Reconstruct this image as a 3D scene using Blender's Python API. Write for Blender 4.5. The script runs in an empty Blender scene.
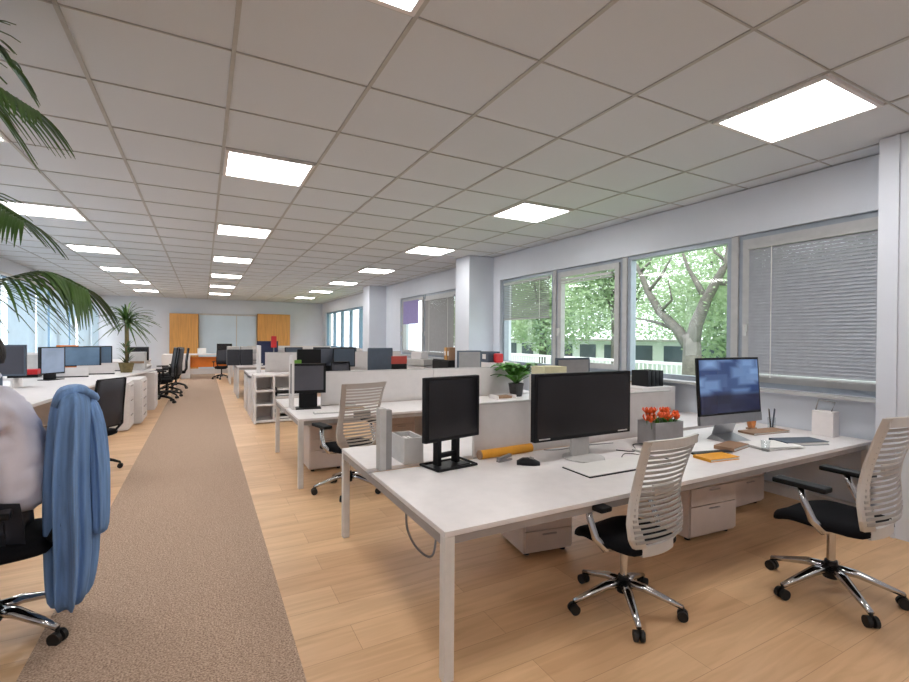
import bpy, bmesh, math, random
from mathutils import Vector, Matrix
PI = math.pi
S = bpy.context.scene
COL = S.collection
rnd = random.Random(7)

# ------------------------------------------------------------------ camera
FPX, YAW, PIT, ROLL, CH = 468.3, .4923, -.0076, .0072, 1.657
_r = Vector((math.cos(YAW), -math.sin(YAW), 0)); _f = Vector((math.sin(YAW), math.cos(YAW), 0)); _u = Vector((0, 0, 1))
F2 = _f*math.cos(PIT) + _u*math.sin(PIT); U2 = _u*math.cos(PIT) - _f*math.sin(PIT)
R3 = _r*math.cos(ROLL) + U2*math.sin(ROLL); U3 = U2*math.cos(ROLL) - _r*math.sin(ROLL)
EYE = Vector((0, 0, CH))
cd = bpy.data.cameras.new('camera'); cd.sensor_width = 36; cd.lens = FPX*36/909; cd.clip_start = .05; cd.clip_end = 300
cam = bpy.data.objects.new('camera', cd); COL.objects.link(cam)
m = Matrix((R3, U3, -F2)).transposed().to_4x4(); m.translation = EYE; cam.matrix_world = m
S.camera = cam
# ------------------------------------------------------------------ world, sun, exposure
W = bpy.data.worlds.new('sky'); S.world = W; W.use_nodes = True
bg = W.node_tree.nodes['Background']; bg.inputs[0].default_value = (.88, .945, 1, 1); bg.inputs[1].default_value = 3.0
sd = bpy.data.lights.new('sun', 'SUN'); sd.energy = 2.2; sd.angle = .3; sd.color = (1, .96, .88)
so = bpy.data.objects.new('sun', sd); COL.objects.link(so); so.rotation_euler = (math.radians(20), math.radians(-34), 0)
LAMP = 15
S.view_settings.view_transform = 'Standard'; S.view_settings.look = 'None'
S.view_settings.exposure = 0.3; S.view_settings.gamma = 1; S.view_settings.use_curve_mapping = False

def at(u, v, ax, val):
    d = F2 + R3*((u-454.5)/FPX) + U3*((341-v)/FPX)
    i = 'xyz'.index(ax); t = (val-EYE[i])/d[i]
    return EYE + d*t
def dep(u, v, D):
    return EYE + (F2 + R3*((u-454.5)/FPX) + U3*((341-v)/FPX))*D

# ------------------------------------------------------------------ materials
def lin(c): return tuple(((x/255)/12.92 if x/255 <= .04045 else ((x/255+.055)/1.055)**2.4) for x in c) + (1,)
def mat(name, c, rough=.5, metal=0, var=.06, scale=12, bump=0, emit=None, trans=0, spec=.5, stretch=None, alpha=1):
    M = bpy.data.materials.new(name); M.use_nodes = True; N = M.node_tree.nodes; L = M.node_tree.links
    b = N['Principled BSDF']; c = lin(c)
    b.inputs['Roughness'].default_value = rough; b.inputs['Metallic'].default_value = metal
    b.inputs['Specular IOR Level'].default_value = spec
    tc = N.new('ShaderNodeTexCoord'); nz = N.new('ShaderNodeTexNoise'); nz.inputs['Scale'].default_value = scale; nz.inputs['Detail'].default_value = 4
    if stretch:
        mp = N.new('ShaderNodeMapping'); mp.inputs['Scale'].default_value = stretch
        L.new(tc.outputs['Object'], mp.inputs[0]); L.new(mp.outputs[0], nz.inputs[0])
    else: L.new(tc.outputs['Object'], nz.inputs[0])
    rp = N.new('ShaderNodeValToRGB'); rp.color_ramp.elements[0].position = .3; rp.color_ramp.elements[1].position = .7
    rp.color_ramp.elements[0].color = tuple(x*(1-var) for x in c[:3])+(1,); rp.color_ramp.elements[1].color = tuple(min(1, x*(1+var)) for x in c[:3])+(1,)
    L.new(nz.outputs[0], rp.inputs[0]); L.new(rp.outputs[0], b.inputs['Base Color'])
    if bump:
        bm_ = N.new('ShaderNodeBump'); bm_.inputs['Strength'].default_value = bump; bm_.inputs['Distance'].default_value = .01
        L.new(nz.outputs[0], bm_.inputs['Height']); L.new(bm_.outputs[0], b.inputs['Normal'])
    if emit:
        b.inputs['Emission Color'].default_value = c; b.inputs['Emission Strength'].default_value = emit
    return M
WHITE = mat('white_laminate', (226, 221, 220), .38, var=.03)
WHITE2 = mat('white_panel', (214, 209, 207), .55, var=.03)
LEGM = mat('white_painted_steel', (218, 215, 212), .35)
EDGE = mat('grey_desk_edge', (158, 150, 146), .5)
WALLM = mat('wall_paint', (211, 216, 225), .8, var=.02, scale=3)
CEILM = mat('ceiling_tile', (210, 214, 219), .95, var=.05, scale=260, bump=.15)
GRIDM = mat('ceiling_grid_bar', (178, 177, 174), .6)
ALU = mat('window_aluminium', (150, 158, 168), .4, metal=.3)
ALU2 = mat('casement_grey', (176, 176, 176), .5)
BLUEF = mat('blue_grey_mullion', (120, 148, 172), .5)
BLK = mat('black_plastic', (14, 14, 17), .45, spec=.25)
BLKM = mat('black_mesh', (20, 20, 22), .7, bump=.3, scale=200)
FAB = mat('black_fabric', (13, 13, 17), .9, spec=.15, bump=.3, scale=150, var=.15)
DARK = mat('dark_screen', (24, 23, 27), .22, var=.12, scale=3)
NAVY = mat('navy_plastic', (34, 44, 78), .4)
SLATE = mat('slate_plastic', (66, 78, 92), .5)
CHROME = mat('polished_aluminium', (200, 200, 202), .14, metal=1)
STEEL = mat('brushed_steel', (170, 170, 172), .3, metal=.9)
CHW = mat('chair_white_plastic', (196, 192, 188), .4, var=.03)
SLATM = mat('slat_grey_plastic', (158, 155, 152), .35)
CHT = mat('chair_taupe_plastic', (176, 166, 158), .45, var=.03)
GREY = mat('grey_plastic', (140, 138, 138), .5)
LGREY = mat('light_grey_plastic', (190, 188, 186), .5)
ORG = mat('orange_paint', (222, 120, 32), .5)
TUBEM = mat('orange_cardboard', (226, 158, 40), .55)
RED = mat('red_plastic', (196, 40, 44), .4)
TULIP = mat('tulip_petal', (240, 92, 34), .5, var=.3, scale=30)
OAK = mat('oak_veneer', (206, 150, 78), .45, var=.16, scale=3, stretch=(6, 6, .35))
PED = mat('pedestal_beige', (206, 192, 184), .5, var=.03)
SHIRT = mat('lavender_white_cotton', (222, 218, 228), .85, var=.04, scale=6, bump=.2)
SKIN = mat('skin', (190, 120, 88), .5)
HAIR = mat('dark_hair', (34, 26, 22), .6, bump=.6, scale=90)
TROUS = mat('dark_trousers', (44, 46, 56), .85)
DENIM = mat('blue_chambray', (112, 147, 194), .85, var=.2, scale=9, bump=.25, stretch=(5, 5, .25))  # vertical colour streaks paint in the light and shade of the coat folds
LEAFD = mat('palm_leaf', (66, 96, 42), .45, var=.35, scale=5)
LEAFG = mat('houseplant_leaf', (74, 126, 46), .4, var=.35, scale=14)
BARK = mat('tree_bark', (98, 94, 88), .9, var=.25, scale=8, bump=.6)
STEM = mat('plant_stem', (112, 98, 62), .8, var=.25, scale=20)
POT = mat('dark_pot', (60, 58, 58), .5)
SOIL = mat('soil', (60, 42, 30), .95, var=.3, scale=60)
PAPER = mat('white_paper', (232, 230, 226), .8, var=.02)
YEL = mat('yellow_paper', (212, 208, 172), .8)
BROWN = mat('brown_card', (150, 118, 92), .7)
GREENP = mat('green_card', (96, 140, 50), .7)
BLINDM = mat('blind_slat_grey', (158, 160, 167), .5)
FENCE = mat('street_white', (226, 228, 230), .7)
PAVE = mat('pavement', (168, 166, 160), .9, var=.1, scale=2)
GRASS = mat('lawn', (110, 150, 80), .9, var=.2, scale=3)
RUBBER = mat('rubber_wheel', (18, 18, 19), .6)

def glass(name, tint, refl=.06):
    M = bpy.data.materials.new(name); M.use_nodes = True; N = M.node_tree.nodes; L = M.node_tree.links
    for n in list(N): 
        if n.type != 'OUTPUT_MATERIAL': N.remove(n)
    o = [n for n in N if n.type == 'OUTPUT_MATERIAL'][0]
    t = N.new('ShaderNodeBsdfTransparent'); t.inputs[0].default_value = tint+(1,)
    g = N.new('ShaderNodeBsdfGlossy'); g.inputs['Roughness'].default_value = .02
    lw = N.new('ShaderNodeLayerWeight'); lw.inputs[0].default_value = .5; pw = N.new('ShaderNodeMath'); pw.operation = 'POWER'; pw.inputs[1].default_value = 5; L.new(lw.outputs[1], pw.inputs[0])
    fr = N.new('ShaderNodeMath'); fr.operation = 'MULTIPLY_ADD'; fr.inputs[1].default_value = .6; fr.inputs[2].default_value = .025; L.new(pw.outputs[0], fr.inputs[0])
    mx = N.new('ShaderNodeMixShader'); L.new(fr.outputs[0], mx.inputs[0]); L.new(t.outputs[0], mx.inputs[1]); L.new(g.outputs[0], mx.inputs[2])
    L.new(mx.outputs[0], o.inputs[0]); return M
GLASS = glass('window_glass', (.98, .985, .985)); GLASSC = glass('clear_glass', (.93, .95, .96))
def translucent(name, c, amt=.5):
    M = mat(name, c, .8, var=.08, scale=4); N = M.node_tree.nodes; L = M.node_tree.links
    b = N['Principled BSDF']; t = N.new('ShaderNodeBsdfTranslucent'); t.inputs[0].default_value = lin(c)
    mx = N.new('ShaderNodeMixShader'); mx.inputs[0].default_value = amt
    o = [n for n in N if n.type == 'OUTPUT_MATERIAL'][0]
    L.new(b.outputs[0], mx.inputs[1]); L.new(t.outputs[0], mx.inputs[2]); L.new(mx.outputs[0], o.inputs[0]); return M
CURT = translucent('pale_blue_vertical_blind', (222, 234, 241), .55)
TREEL = translucent('tree_leaf', (158, 180, 142), .45)
FROST = mat('pale_blue_panel', (196, 214, 228), .35, var=.03, scale=1.5)

def wood_floor():
    M = bpy.data.materials.new('laminate_planks'); M.use_nodes = True; N = M.node_tree.nodes; L = M.node_tree.links; b = N['Principled BSDF']
    tc = N.new('ShaderNodeTexCoord'); mp = N.new('ShaderNodeMapping'); L.new(tc.outputs['Object'], mp.inputs[0])
    br = N.new('ShaderNodeTexBrick'); br.inputs['Scale'].default_value = 1; br.inputs['Brick Width'].default_value = 1.5; br.inputs['Row Height'].default_value = .24
    br.inputs['Mortar Size'].default_value = .0015; br.inputs['Mortar Smooth'].default_value = .2; br.inputs['Bias'].default_value = 0
    br.inputs['Color1'].default_value = lin((222, 184, 142)); br.inputs['Color2'].default_value = lin((208, 167, 126)); br.inputs['Mortar'].default_value = lin((176, 134, 102))
    L.new(mp.outputs[0], br.inputs[0])
    m2 = N.new('ShaderNodeMapping'); m2.inputs['Scale'].default_value = (.7, 7, 1); L.new(tc.outputs['Object'], m2.inputs[0])
    nz = N.new('ShaderNodeTexNoise'); nz.inputs['Scale'].default_value = 2.2; nz.inputs['Detail'].default_value = 6; nz.inputs['Distortion'].default_value = .8; L.new(m2.outputs[0], nz.inputs[0])
    rp = N.new('ShaderNodeValToRGB'); rp.color_ramp.elements[0].position = .35; rp.color_ramp.elements[0].color = (.80, .76, .72, 1); rp.color_ramp.elements[1].position = .62; rp.color_ramp.elements[1].color = (1, 1, 1, 1)
    L.new(nz.outputs[0], rp.inputs[0])
    mx = N.new('ShaderNodeMixRGB'); mx.blend_type = 'MULTIPLY'; mx.inputs[0].default_value = .75; L.new(br.outputs[0], mx.inputs[1]); L.new(rp.outputs[0], mx.inputs[2])
    L.new(mx.outputs[0], b.inputs['Base Color']); b.inputs['Roughness'].default_value = .42
    return M
def carpet_mat():
    M = mat('loop_carpet', (178, 148, 126), .98, var=.0)
    N = M.node_tree.nodes; L = M.node_tree.links; b = N['Principled BSDF']
    tc = N.new('ShaderNodeTexCoord'); v = N.new('ShaderNodeTexNoise'); v.inputs['Scale'].default_value = 110; v.inputs['Detail'].default_value = 3; L.new(tc.outputs['Object'], v.inputs[0])
    rp = N.new('ShaderNodeValToRGB'); e = rp.color_ramp.elements; e[0].position = .36; e[0].color = lin((138, 112, 94)); e[1].position = .64; e[1].color = lin((200, 174, 152))
    L.new(v.outputs[0], rp.inputs[0]); L.new(rp.outputs[0], b.inputs['Base Color'])
    bp = N.new('ShaderNodeBump'); bp.inputs['Strength'].default_value = .6; bp.inputs['Distance'].default_value = .01; L.new(v.outputs[0], bp.inputs['Height']); L.new(bp.outputs[0], b.inputs['Normal'])
    return M
FLOORM = wood_floor(); CARP = carpet_mat()
def diffuser_mat():
    M = bpy.data.materials.new('lamp_diffuser'); M.use_nodes = True; N = M.node_tree.nodes; L = M.node_tree.links; b = N['Principled BSDF']
    b.inputs['Base Color'].default_value = (.9, .9, .88, 1)
    tc = N.new('ShaderNodeTexCoord'); ck = N.new('ShaderNodeTexChecker'); ck.inputs['Scale'].default_value = 11
    ck.inputs['Color1'].default_value = (1, .975, .96, 1); ck.inputs['Color2'].default_value = (.92, .89, .87, 1)
    L.new(tc.outputs['Object'], ck.inputs[0]); L.new(ck.outputs[0], b.inputs['Emission Color']); b.inputs['Emission Strength'].default_value = LAMP
    return M
DIFF = diffuser_mat()
def screen_pic():
    M = bpy.data.materials.new('lit_screen'); M.use_nodes = True; N = M.node_tree.nodes; L = M.node_tree.links; b = N['Principled BSDF']
    tc = N.new('ShaderNodeTexCoord'); mp = N.new('ShaderNodeMapping'); mp.inputs['Scale'].default_value = (2, 1, 5); L.new(tc.outputs['Object'], mp.inputs[0])
    nz = N.new('ShaderNodeTexVoronoi'); nz.inputs['Scale'].default_value = 1.9; nz.distance = 'CHEBYCHEV'; L.new(mp.outputs[0], nz.inputs[0])
    sp = N.new('ShaderNodeSeparateXYZ'); L.new(tc.outputs['Object'], sp.inputs[0])
    rp = N.new('ShaderNodeValToRGB'); e = rp.color_ramp.elements; e[0].position = .1; e[0].color = lin((120, 152, 196)); e[1].position = .6; e[1].color = lin((34, 58, 104))
    L.new(nz.outputs['Distance'], rp.inputs[0])
    r2 = N.new('ShaderNodeValToRGB'); q = r2.color_ramp.elements; q[0].position = .41; q[0].color = (.05, .05, .12, 1); q[1].position = .46; q[1].color = (1, 1, 1, 1)
    L.new(sp.outputs[2], r2.inputs[0])
    mx = N.new('ShaderNodeMixRGB'); mx.blend_type = 'MULTIPLY'; mx.inputs[0].default_value = 1; L.new(rp.outputs[0], mx.inputs[1]); L.new(r2.outputs[0], mx.inputs[2])
    b.inputs['Base Color'].default_value = (.02, .02, .03, 1); b.inputs['Roughness'].default_value = .15
    L.new(mx.outputs[0], b.inputs['Emission Color']); b.inputs['Emission Strength'].default_value = .8
    return M
SCRPIC = screen_pic()

# ------------------------------------------------------------------ mesh helpers
class MB:
    def __init__(s): s.b = bmesh.new()
    def box(s, x0, x1, y0, y1, z0, z1, rot=None, bev=0, about=None):
        t = bmesh.new(); r = bmesh.ops.create_cube(t, size=1)
        for v in t.verts: v.co = Vector(((x0+x1)/2+v.co.x*(x1-x0), (y0+y1)/2+v.co.y*(y1-y0), (z0+z1)/2+v.co.z*(z1-z0)))
        if bev: bmesh.ops.bevel(t, geom=t.edges[:], offset=bev, segments=2, affect='EDGES', profile=.7)
        if rot:
            c = Vector(about) if about else Vector(((x0+x1)/2, (y0+y1)/2, (z0+z1)/2))
            bmesh.ops.rotate(t, cent=c, matrix=rot, verts=t.verts[:])
        s._merge(t); return s
    def _merge(s, t):
        me = bpy.data.meshes.new('t'); t.to_mesh(me); t.free(); s.b.from_mesh(me); bpy.data.meshes.remove(me)
    def cyl(s, p0, p1, r0, r1=None, n=12):
        p0 = Vector(p0); p1 = Vector(p1); r1 = r0 if r1 is None else r1
        d = p1-p0; q = d.to_track_quat('Z', 'Y').to_matrix()
        A = [s.b.verts.new(p0+q@Vector((math.cos(2*PI*i/n)*r0, math.sin(2*PI*i/n)*r0, 0))) for i in range(n)]
        B = [s.b.verts.new(p1+q@Vector((math.cos(2*PI*i/n)*r1, math.sin(2*PI*i/n)*r1, 0))) for i in range(n)]
        for i in range(n): s.b.faces.new((A[i], A[(i+1) % n], B[(i+1) % n], B[i]))
        s.b.faces.new(A[::-1]); s.b.faces.new(B); return s
    def tube(s, pts, r, n=8, sx=1, up=(0, 0, 1)):
        pts = [Vector(p) for p in pts]; rings = []
        for i, p in enumerate(pts):
            d = (pts[min(i+1, len(pts)-1)]-pts[max(i-1, 0)]).normalized()
            a = d.cross(Vector(up)); a = a.normalized() if a.length > 1e-4 else Vector((1, 0, 0)); c = a.cross(d).normalized()
            rr = r[i] if isinstance(r, (list, tuple)) else r
            rings.append([s.b.verts.new(p+a*math.cos(2*PI*k/n)*rr*sx+c*math.sin(2*PI*k/n)*rr) for k in range(n)])
        for A, B in zip(rings, rings[1:]):
            for k in range(n): s.b.faces.new((A[k], A[(k+1) % n], B[(k+1) % n], B[k]))
        s.b.faces.new(rings[0][::-1]); s.b.faces.new(rings[-1]); return s
    def lathe(s, c, prof, n=20):
        c = Vector(c); rings = [[s.b.verts.new(c+Vector((math.cos(2*PI*k/n)*r, math.sin(2*PI*k/n)*r, z))) for k in range(n)] for r, z in prof]
        for A, B in zip(rings, rings[1:]):
            for k in range(n): s.b.faces.new((A[k], A[(k+1) % n], B[(k+1) % n], B[k]))
        s.b.faces.new(rings[0][::-1]); s.b.faces.new(rings[-1]); return s
    def prism(s, poly, z0, z1):
        A = [s.b.verts.new((x, y, z0)) for x, y in poly]; B = [s.b.verts.new((x, y, z1)) for x, y in poly]; n = len(poly)
        for i in range(n): s.b.faces.new((A[i], A[(i+1) % n], B[(i+1) % n], B[i]))
        s.b.faces.new(A[::-1]); s.b.faces.new(B); return s
    def grid(s, rows, thick=0, closed=False):
        V = [[s.b.verts.new(p) for p in r] for r in rows]
        for A, B in zip(V, V[1:]):
            for k in range(len(A)-(0 if closed else 1)): s.b.faces.new((A[k], A[(k+1) % len(A)], B[(k+1) % len(A)], B[k]))
        if thick:
            bmesh.ops.recalc_face_normals(s.b, faces=s.b.faces[:]); 
        return s
    def loftclosed(s, rings):
        V = [[s.b.verts.new(p) for p in r] for r in rings]; n = len(V[0])
        for A, B in zip(V, V[1:]):
            for k in range(n): s.b.faces.new((A[k], A[(k+1) % n], B[(k+1) % n], B[k]))
        s.b.faces.new(V[0][::-1]); s.b.faces.new(V[-1]); return s
    def build(s, name, m, parent=None, smooth=False, loc=None, sub=0, solid=0, bev=0):
        bmesh.ops.recalc_face_normals(s.b, faces=s.b.faces[:])
        me = bpy.data.meshes.new(name); s.b.to_mesh(me); s.b.free(); me.materials.append(m)
        if smooth:
            for p in me.polygons: p.use_smooth = True
        o = bpy.data.objects.new(name, me); COL.objects.link(o)
        if parent: o.parent = parent
        if loc: o.location = loc
        if solid: q = o.modifiers.new('thickness', 'SOLIDIFY'); q.thickness = solid; q.offset = 0
        if bev: q = o.modifiers.new('bevel', 'BEVEL'); q.width = bev; q.segments = 2; q.limit_method = 'ANGLE'
        if sub: q = o.modifiers.new('smooth', 'SUBSURF'); q.levels = sub; q.render_levels = sub
        return o
def box(x0, x1, y0, y1, z0, z1, **k): return MB().box(x0, x1, y0, y1, z0, z1, **k)
def tag(o, label, cat, group=None, kind=None):
    o['label'] = label; o['category'] = cat
    if group: o['group'] = group
    if kind: o['kind'] = kind
    return o
def thing(name, label, cat, loc=(0, 0, 0), rz=0, group=None):
    o = bpy.data.objects.new(name, None); COL.objects.link(o); o.location = loc; o.rotation_euler = (0, 0, rz)
    return tag(o, label, cat, group)
def struct(o): o['kind'] = 'structure'; return o
def kids(o): return [c for c in list(bpy.data.objects) if c.parent == o]
def dup(root, loc, rz, label, group=None, scale=None):
    r = root.copy(); COL.objects.link(r); r.location = loc; r.rotation_euler = (0, 0, rz); r['label'] = label
    if group: r['group'] = group
    elif 'group' in r: del r['group']
    if scale: r.scale = (scale,)*3
    for ch in kids(root):
        c = ch.copy(); COL.objects.link(c); c.parent = r
        for g in kids(ch):
            d = g.copy(); COL.objects.link(d); d.parent = c
    return r
RX = lambda a: Matrix.Rotation(a, 3, 'X'); RY = lambda a: Matrix.Rotation(a, 3, 'Y'); RZ = lambda a: Matrix.Rotation(a, 3, 'Z')

# ------------------------------------------------------------------ room shell
CZ = 3.38; XL, XR, Y0, Y1 = -4.0, 5.5, -3.2, 25.0
struct(box(XL-.3, XR+.3, Y0-.2, Y1+.2, -.15, 0).build('floor', FLOORM))
struct(box(-.78, .44, Y0, 24.2, 0, .008).build('floor_carpet_strip', CARP))
struct(box(XL-.3, XR+.3, Y0-.2, Y1+.2, CZ+.012, CZ+.2).build('ceiling', CEILM))
TP, GX, GY = .847, -.688, 3.164; TY = .817
g = MB()
k = -4
while GX+k*TP < XR:
    x = GX+k*TP
    if x > XL: g.box(x-.013, x+.013, Y0, Y1, CZ+.004, CZ+.014)
    k += 1
for k in range(-7, 27): g.box(XL, XR, GY+k*TY-.005, GY+k*TY+.005, CZ+.004, CZ+.014)
struct(g.build('trim_1', GRIDM))
# right wall with window openings
SZ, WZ = 1.12, 2.87
w = MB()
w.box(XR, XR+.3, Y0, Y1, 0, SZ); w.box(XR, XR+.3, Y0, Y1, WZ, CZ)
OPEN = [(1.5, 8.25), (10.1, 13.9), (17.0, 24.2)]
ys = [Y0]+[v for o in OPEN for v in o]+[Y1]
for i in range(0, len(ys), 2): w.box(XR, XR+.3, ys[i], ys[i+1], SZ, WZ)
struct(w.build('wall_right', WALLM))
c = MB(); c.box(5.12, XR, .85, 1.84, 0, CZ); c.box(5.10, 5.12, 1.70, 1.725, 0, CZ); struct(c.build('wall_right_near_pillar', WALLM))
struct(MB().box(4.9, XR, 8.5, 9.1, 0, CZ).build('wall_right_middle_pillar', WALLM))
struct(MB().box(4.9, XR, 15.2, 15.9, 0, CZ).build('wall_right_far_pillar', WALLM))
struct(MB().box(5.42, XR, Y0, Y1, 0, .1).build('baseboard_right', WHITE2))
struct(MB().box(5.36, XR, Y0, .85, SZ-.03, SZ).box(5.36, XR, 1.84, 8.5, SZ-.03, SZ).box(5.36, XR, 9.1, 15.2, SZ-.03, SZ).box(5.36, XR, 15.9, Y1, SZ-.03, SZ).build('trim_2', ALU2))
struct(MB().box(XL-.3, XR+.3, Y1, Y1+.2, 0, CZ).build('wall_back', WALLM))
struct(MB().box(XL-.3, XR+.3, Y0-.2, Y0, 0, CZ).build('wall_front', WALLM))
# left wall: low sill, head band, glazing in between
w = MB(); w.box(XL-.3, XL, Y0, Y1, 0, .8); w.box(XL-.3, XL, Y0, Y1, 3.05, CZ); w.box(XL-.3, XL, Y0, 3.0, .8, 3.05)
struct(w.build('wall_left', WALLM))
struct(MB().box(XL, XL+.02, Y0, Y1, 0, .1).build('baseboard_left', WHITE2))
n = 0
yy = 3.0
while yy < 24.9:
    y2 = min(yy+2.2, 25.0)
    f = MB(); f.box(XL-.16, XL-.04, yy, yy+.09, .8, 3.05); f.box(XL-.16, XL-.04, y2-.09, y2, .8, 3.05); f.box(XL-.16, XL-.04, yy+.09, y2-.09, .8, .88); f.box(XL-.16, XL-.04, yy+.09, y2-.09, 2.97, 3.05)
    fo = f.build('window_%d' % (n+1), BLUEF); struct(fo)
    MB().box(XL-.11, XL-.1, yy+.09, y2-.09, .88, 2.97).build('pane', GLASS, fo)
    n += 1; yy = y2
# vertical blinds on the left glazing
yb = 3.1; bi = 0; wh = ['first from the camera', 'second from the camera', 'third from the camera', 'fourth from the camera', 'farthest, beside the back wall']
while yb < 24.5:
    ye = min(yb+4.2, 24.7)
    t = thing('vertical_blind', 'pale blue vertical blind over the left windows, '+wh[min(bi, 4)], 'blind', (XL+.06, yb, 0), 0, 'vertical blinds on the left glazing')
    MB().box(-.03, .03, 0, ye-yb, 2.98, 3.04).build('headrail', LGREY, t)
    s_ = MB(); q = .06
    while q < ye-yb-.05:
        if int((q+bi)*2.1) % 5 != 3: s_.box(-.045, .045, q-.002, q+.002, .92, 2.99, rot=RZ(math.radians(62)))
        q += .088
    s_.build('blind_slats', CURT, t)
    yb = ye+.25; bi += 1

# right windows
def frame(mb, y0, y1, z0, z1, w_, x0, x1):
    mb.box(x0, x1, y0, y0+w_, z0, z1); mb.box(x0, x1, y1-w_, y1, z0, z1); mb.box(x0, x1, y0+w_, y1-w_, z0, z0+w_); mb.box(x0, x1, y0+w_, y1-w_, z1-w_, z1)
def window(y0, y1, casement, wd=.06, m1=ALU):
    global n
    n += 1
    f = MB(); frame(f, y0, y1, SZ, WZ, wd, XR+.05, XR+.16); fo = struct(f.build('window_%d' % n, m1))
    i0, i1, j0, j1 = y0+wd, y1-wd, SZ+wd, WZ-wd
    if casement:
        s_ = MB(); frame(s_, i0, i1, j0, j1, .085, XR+.02, XR+.11); s_.build('sash', ALU2, fo)
        h = MB(); h.box(XR-.015, XR+.02, i1-.06, i1-.035, 1.75, 1.83); h.box(XR-.03, XR-.01, i1-.06, i1-.035, 1.70, 1.83); h.build('handle', LGREY, fo)
        i0 += .085; i1 -= .085; j0 += .085; j1 -= .085
    MB().box(XR+.1, XR+.106, i0, i1, j0, j1).build('pane', GLASS, fo)
    return (i0, i1, j0, j1)
A4 = window(1.50, 3.28, True); A3 = window(3.36, 4.92, False); A2 = window(5.0, 6.5, True); A1 = window(6.58, 8.2, False)
f = MB(); 
for y in (3.28, 4.92, 6.5): f.box(XR+.03, XR+.17, y, y+.08, SZ, WZ)
struct(f.build('trim_3', ALU2))
B2 = window(10.15, 12.1, True); B1 = window(12.15, 13.85, True)
for q in range(5): window(17.05+q*1.42, 17.05+q*1.42+1.4, False, .08, BLUEF)

def venetian(y0, y1, z0, z1, label, m_=BLINDM, tilt=64, step=.035, xx=XR+.0):
    t = thing('venetian_blind', label, 'blind', (xx, y0, 0), 0)
    L_ = y1-y0
    MB().box(-.025, .025, 0, L_, z1-.04, z1).build('headrail', ALU2, t)
    s_ = MB(); z = z1-.06
    while z > z0+.03: s_.box(-.02, .02, .01, L_-.01, z-.001, z+.001, rot=RY(math.radians(-tilt))); z -= step
    s_.build('blind_slats', m_, t)
    MB().box(-.018, .018, 0, L_, z0, z0+.02).build('bottom_rail', ALU2, t)
    for y in (.18*L_, .82*L_): MB().box(-.026, -.023, y-.004, y+.004, z0, z1-.04).build('ladder_cord', PAPER, t)
    return t
venetian(1.70, 3.14, 1.24, 2.722, 'closed grey venetian blind in the nearest window, beside the pillar', xx=XR-.01)
venetian(6.66, 8.12, 2.02, 2.78, 'half lowered dark venetian blind in the window beside the middle pillar', GREY, 40, xx=XR+.02)
venetian(5.17, 6.33, 2.6, 2.68, 'fully raised venetian blind at the head of the casement window left of the tree view', SLATE, 20, .012, XR-.005)
venetian(10.26, 12.0, 1.24, 2.72, 'closed grey venetian blind in the window beyond the middle pillar', GREY, xx=XR-.01)
t = tag(box(5.36, 5.37, 12.45, 13.6, 2.05, 2.75).build('roller_shade', mat('violet_fabric', (150, 140, 190), .8)), 'violet roller shade covering the top of the far casement window', 'shade')
t.location.x = .12

# back wall cupboards and panels
def cupboard(x0, x1, n_, zt, label):
    t = thing('oak_cupboard', label, 'cupboard', (x0, Y1-.36, 0)); wd = (x1-x0)/n_
    MB().box(0, x1-x0, .03, .35, 0, zt).build('body', OAK, t)
    for i in range(n_): 
        d = MB().box(i*wd+.008, (i+1)*wd-.008, 0, .028, .06, zt-.02).build('door', OAK, t)
cupboard(-1.35, -.2, 3, 2.66, 'tall oak cupboard wall left of the pale blue panels at the far end')
cupboard(2.33, 3.84, 4, 2.74, 'tall oak cupboard wall right of the pale blue panels at the far end')
t = thing('glazed_partition', 'pale blue partition panels between the two oak cupboards at the far end', 'partition', (-.17, Y1-.1, 0))
MB().box(0, 1.56, .02, .07, .05, 2.62).build('panel', FROST, t); MB().box(1.6, 2.46, .02, .07, .05, 2.62).build('panel', FROST, t)
MB().box(0, 2.47, 0, .09, 2.62, 2.7).box(1.56, 1.6, 0, .09, 0, 2.62).box(0, 2.47, 0, .09, 0, .05).build('frame', LGREY, t)

# ------------------------------------------------------------------ ceiling lights
def light_proto():
    t = thing('ceiling_light', 'x', 'ceiling light', (0, 0, CZ)); a = TP/2-.02; b = TY/2-.02
    f = MB(); f.box(-a, a, -b, -b+.03, -.012, .01); f.box(-a, a, b-.03, b, -.012, .01); f.box(-a, -a+.03, -b+.03, b-.03, -.012, .01); f.box(a-.03, a, -b+.03, b-.03, -.012, .01)
    f.build('light_frame', WHITE, t)
    MB().box(-a+.03, a-.03, -b+.03, b-.03, -.004, .008).build('diffuser', DIFF, t)
    return t
LP = light_proto(); first = True
cols = [('above the aisle', .159+TP/2), ('in the row nearest the window wall', 3.547+TP/2), ('in the row by the left windows', -2.38+.02+TP/2)]
ordn = ['behind the camera', 'nearest', 'second nearest', 'third', 'fourth', 'fifth', 'sixth', 'farthest']
for ci, (cn, cx) in enumerate(cols):
    for i, rr in enumerate((-6, -2, 2, 6, 10, 14, 18, 22)):
        if ci == 2 and rr == -2: continue
        cy = GY+rr*TY+TY/2
        lb = 'square recessed ceiling light %s, %s of them' % (cn, ordn[i])
        if first: o = LP; o.location = (cx, cy, CZ); o['label'] = lb; o['group'] = 'recessed ceiling lights'; first = False
        else: dup(LP, (cx, cy, CZ), 0, lb, 'recessed ceiling lights')

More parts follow.
